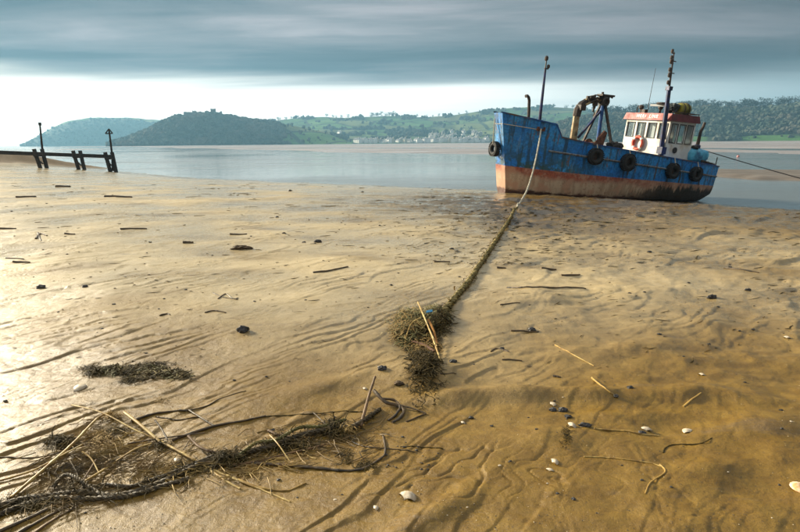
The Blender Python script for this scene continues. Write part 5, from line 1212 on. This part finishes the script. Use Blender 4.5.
stone('stone', 642, 433, 7, DARKST, 'dark pebble touching the level yellow reed', asp=(1, .6, .4)); stone('stone', 471, 418, 4.5, DARKST, 'single black pebble on the smooth mound', asp=(1, .8, .6)); stone('stone', 616, 396.5, 5, DARKST, 'dark end stone at the foot of the yellow reed', asp=(1, .8, .6))
# shells: two-lobed fan shapes
def shell(u, v, wpx, mt, label, yaw=0.0, tall=.45, group=None):
    p = gp(u, v); R = wpx / F * np.linalg.norm(p) * .5; vs = []; fs = []; nr, na = 6, 17
    for i in range(nr + 1):
        for k in range(na):
            a = -1.25 + 2.5 * k / (na - 1); rr = R * 1.9 * (i / nr) * (.86 + .14 * math.cos(a * 1.4)) * (1 + (.02 * math.cos(k * math.pi) if i == nr else 0)); t_ = i / nr
            zz = R * tall * (math.sin(math.pi * min(1, t_ * .92 + .06)) ** .8) * (1 - .45 * (a / 1.25) ** 2) + .012 * R * math.cos(k * math.pi) * t_ * 3
            vs.append((rr * math.cos(a) - R * .95, rr * math.sin(a), zz))
    for i in range(nr):
        for k in range(na - 1): q = i * na + k; fs.append((q, q + 1, q + na + 1, q + na))
    n0 = len(vs); vs += [(x_q, y_q, z_q - R * .09) for x_q, y_q, z_q in vs]; fs += [tuple(n0 + j for j in f[::-1]) for f in fs]
    rim = [nr * na + k for k in range(na)]; fs += [(rim[k], rim[k + 1], n0 + rim[k + 1], n0 + rim[k]) for k in range(na - 1)]
    V = np.array(vs); c, s = math.cos(yaw), math.sin(yaw); V = V @ np.array([[c, s, 0], [-s, c, 0], [0, 0, 1]])
    return tag(MB().add(V + p + [0, 0, R * .10], fs).build('shell', mt, smooth=True), label, 'shell', group)
shell(408.5, 497, 12.5, SHELLW, 'large white shell lying alone at the bottom centre', .9, .75)
shell(797, 487.5, 10, SHELLO, 'orange shell at the right edge of the picture', 2.6, .5)
shell(572, 426, 7, SHELLW, 'white shell beside the black charred block', .4, .9); shell(646, 429.5, 7, SHELLW, 'pale shell above the level yellow reed', 1.2, .6); shell(687, 431, 7, SHELLW, 'flat pale shell right of the level yellow reed', 2.0, .4)
shell(555, 462, 6.5, SHELLW, 'white shell left of the jointed reed', .3, .7); shell(550, 470, 5, SHELLW, 'smaller white shell below the one left of the jointed reed', 1.0, .5); shell(376, 508, 5, SHELLW, 'tiny white shell left of the large white shell', .4, .6); shell(80, 388, 10, SHELLW, 'pale shell below the left end of the weed mat', .2, .35); shell(177, 461, 6, SHELLW, 'white shell among the reeds below the twig', .7, .8); shell(365, 389, 4, SHELLW, 'tiny white shell above the tangle', .7, .8)
shell(463, 423, 4, SHELLW, 'small white shell on the mound left of the black stones', .7, .8); shell(553, 404, 6, SHELLW, 'flat pale shell above the black stones', .1, .3); shell(702, 375, 4, SHELLW, 'tiny white shell far on the right', .7, .8); shell(787, 338, 4, SHELLW, 'tiny white shell by the right edge', .7, .8)

# small pebbles and chips that nothing tells apart
rng = np.random.default_rng(4242)
def scatter(n, ubox, vbox, wr, mt, name, label, cat, group, asp):
    for k in range(n):
        u = rng.uniform(*ubox); v = vbox[0] + (vbox[1] - vbox[0]) * rng.random() ** .8
        if 497 < u < 720 and v < 208: continue
        stone(name, u, v, wr[0] + (wr[1] - wr[0]) * rng.random() ** 2, mt, label, cat, group, asp, 1, .35)
scatter(60, (5, 795), (188, 340), (1.6, 4.2), DARKST, 'pebble', 'small dark pebble scattered on the middle sand', 'pebble', 'small pebbles on the sand', (1, .7, .5))
scatter(32, (5, 795), (340, 520), (2.0, 4.5), DARKST, 'pebble', 'small dark pebble scattered on the near sand', 'pebble', 'small pebbles near the camera', (1, .7, .5))
scatter(12, (300, 795), (380, 525), (1.6, 3.4), SHELLW, 'shell_chip', 'tiny pale shell chip scattered on the near sand', 'shell', 'shell chips on the sand', (1, .7, .3))
scatter(26, (385, 440), (436, 470), (1.6, 3.4), DARKST, 'shingle', 'tiny dark shingle right of the tangle', 'pebble', 'shingle beside the tangle', (1, .7, .5))
# grit lying on the near sand: far too many to count
OCT = np.array([(1, 0, 0), (-1, 0, 0), (0, 1, 0), (0, -1, 0), (0, 0, 1), (0, 0, -1)], float); OF = np.array([(0, 2, 4), (2, 1, 4), (1, 3, 4), (3, 0, 4), (2, 0, 5), (1, 2, 5), (3, 1, 5), (0, 3, 5)])
def grit(name, n, mt, label, r0, r1):
    yy = 1.6 + 7.0 * rng.random(n) ** 1.6; xx = (rng.random(n) * 2 - 1) * (.85 * yy + .2); patch = fbm(xx * 1.7, yy * 1.7, 131, 3) + .35 * rng.normal(size=n); keep = patch > -.05; xx, yy = xx[keep], yy[keep]; k = len(xx)
    zz = ground(xx, yy); sz = (r0 + (r1 - r0) * rng.random(k) ** 2.5) * (.7 + .13 * yy)
    V = OCT[None] * (sz[:, None, None] * (.7 + .6 * rng.random((k, 6, 1)))) * np.array([1.2, 1, .7]); a = rng.random(k) * 6.28; c_, s_ = np.cos(a)[:, None], np.sin(a)[:, None]
    X_ = V[:, :, 0] * c_ - V[:, :, 1] * s_; Y_ = V[:, :, 0] * s_ + V[:, :, 1] * c_; P = np.stack([X_ + xx[:, None], Y_ + yy[:, None], V[:, :, 2] + (zz + sz * .25)[:, None]], -1)
    g_ = MB(); g_.v = P.reshape(-1, 3).tolist(); g_.f = (OF[None] + 6 * np.arange(k)[:, None, None]).reshape(-1, 3).tolist(); tag(g_.build(name, mt), label, 'grit', kind='stuff')
grit('dark_grit', 9000, DARKST, 'dark specks of grit strewn over the near sand', .0010, .0036)
grit('pale_grit', 4500, mat('pale_grit', (0.45, 0.34, 0.18), (0.62, 0.52, 0.36), 60, .7, 0), 'pale specks of shell grit strewn over the near sand', .0009, .0028)
# flecks of weed and silt on the sand and the streaks of weed before the boat
m_ = MB()
for k in range(1100):
    if k < 450: u = 515 + 80 * rng.normal(); v = 207 + 58 * rng.random() ** .9
    else: u = 800 * rng.random(); v = 183 + 190 * rng.random() ** 1.2
    if not (0 < u < 800) or (495 < u < 722 and v < 207): continue
    p = gp(u, v); d = np.linalg.norm(p); L = d / F * (1.5 + 12 * rng.random() ** 3); a = rng.normal() * .35 + .3
    q = p + np.array([math.cos(a), math.sin(a), 0]) * L; mid_ = (p + q) / 2 + np.array([0, 0, .012]) + rng.normal(size=3) * L * [.08, .08, 0]
    for w_ in (p, mid_, q): w_[2] = sand_at(w_[0], w_[1]) + .004
    r = d / F * (.22 + .30 * rng.random()); m_.tube([p, mid_, q], [r * .5, r, r * .4], 4, True, .6)
tag(m_.build('weed_flecks', WEED_D), 'thin dark flecks and streaks of weed strewn over the sand', 'seaweed', kind='stuff')

# ================================================================== haze over the estuary
hz = bpy.data.materials.new('haze_air'); hz.use_nodes = True; t = NT(hz.node_tree)
for n_ in list(hz.node_tree.nodes): hz.node_tree.nodes.remove(n_)
pv = t.n('ShaderNodeVolumePrincipled'); pv.inputs['Color'].default_value = (0.34, 0.70, 1.0, 1); pv.inputs['Density'].default_value = 2.1e-4; pv.inputs['Anisotropy'].default_value = 0.2
ou = t.n('ShaderNodeOutputMaterial'); hz.node_tree.links.new(pv.outputs[0], ou.inputs['Volume'])
mb = MB().box((0, 1700, 85), (7400, 3800, 186)); o = mb.build('haze', hz, recenter=False); tag(o, kind='stuff')
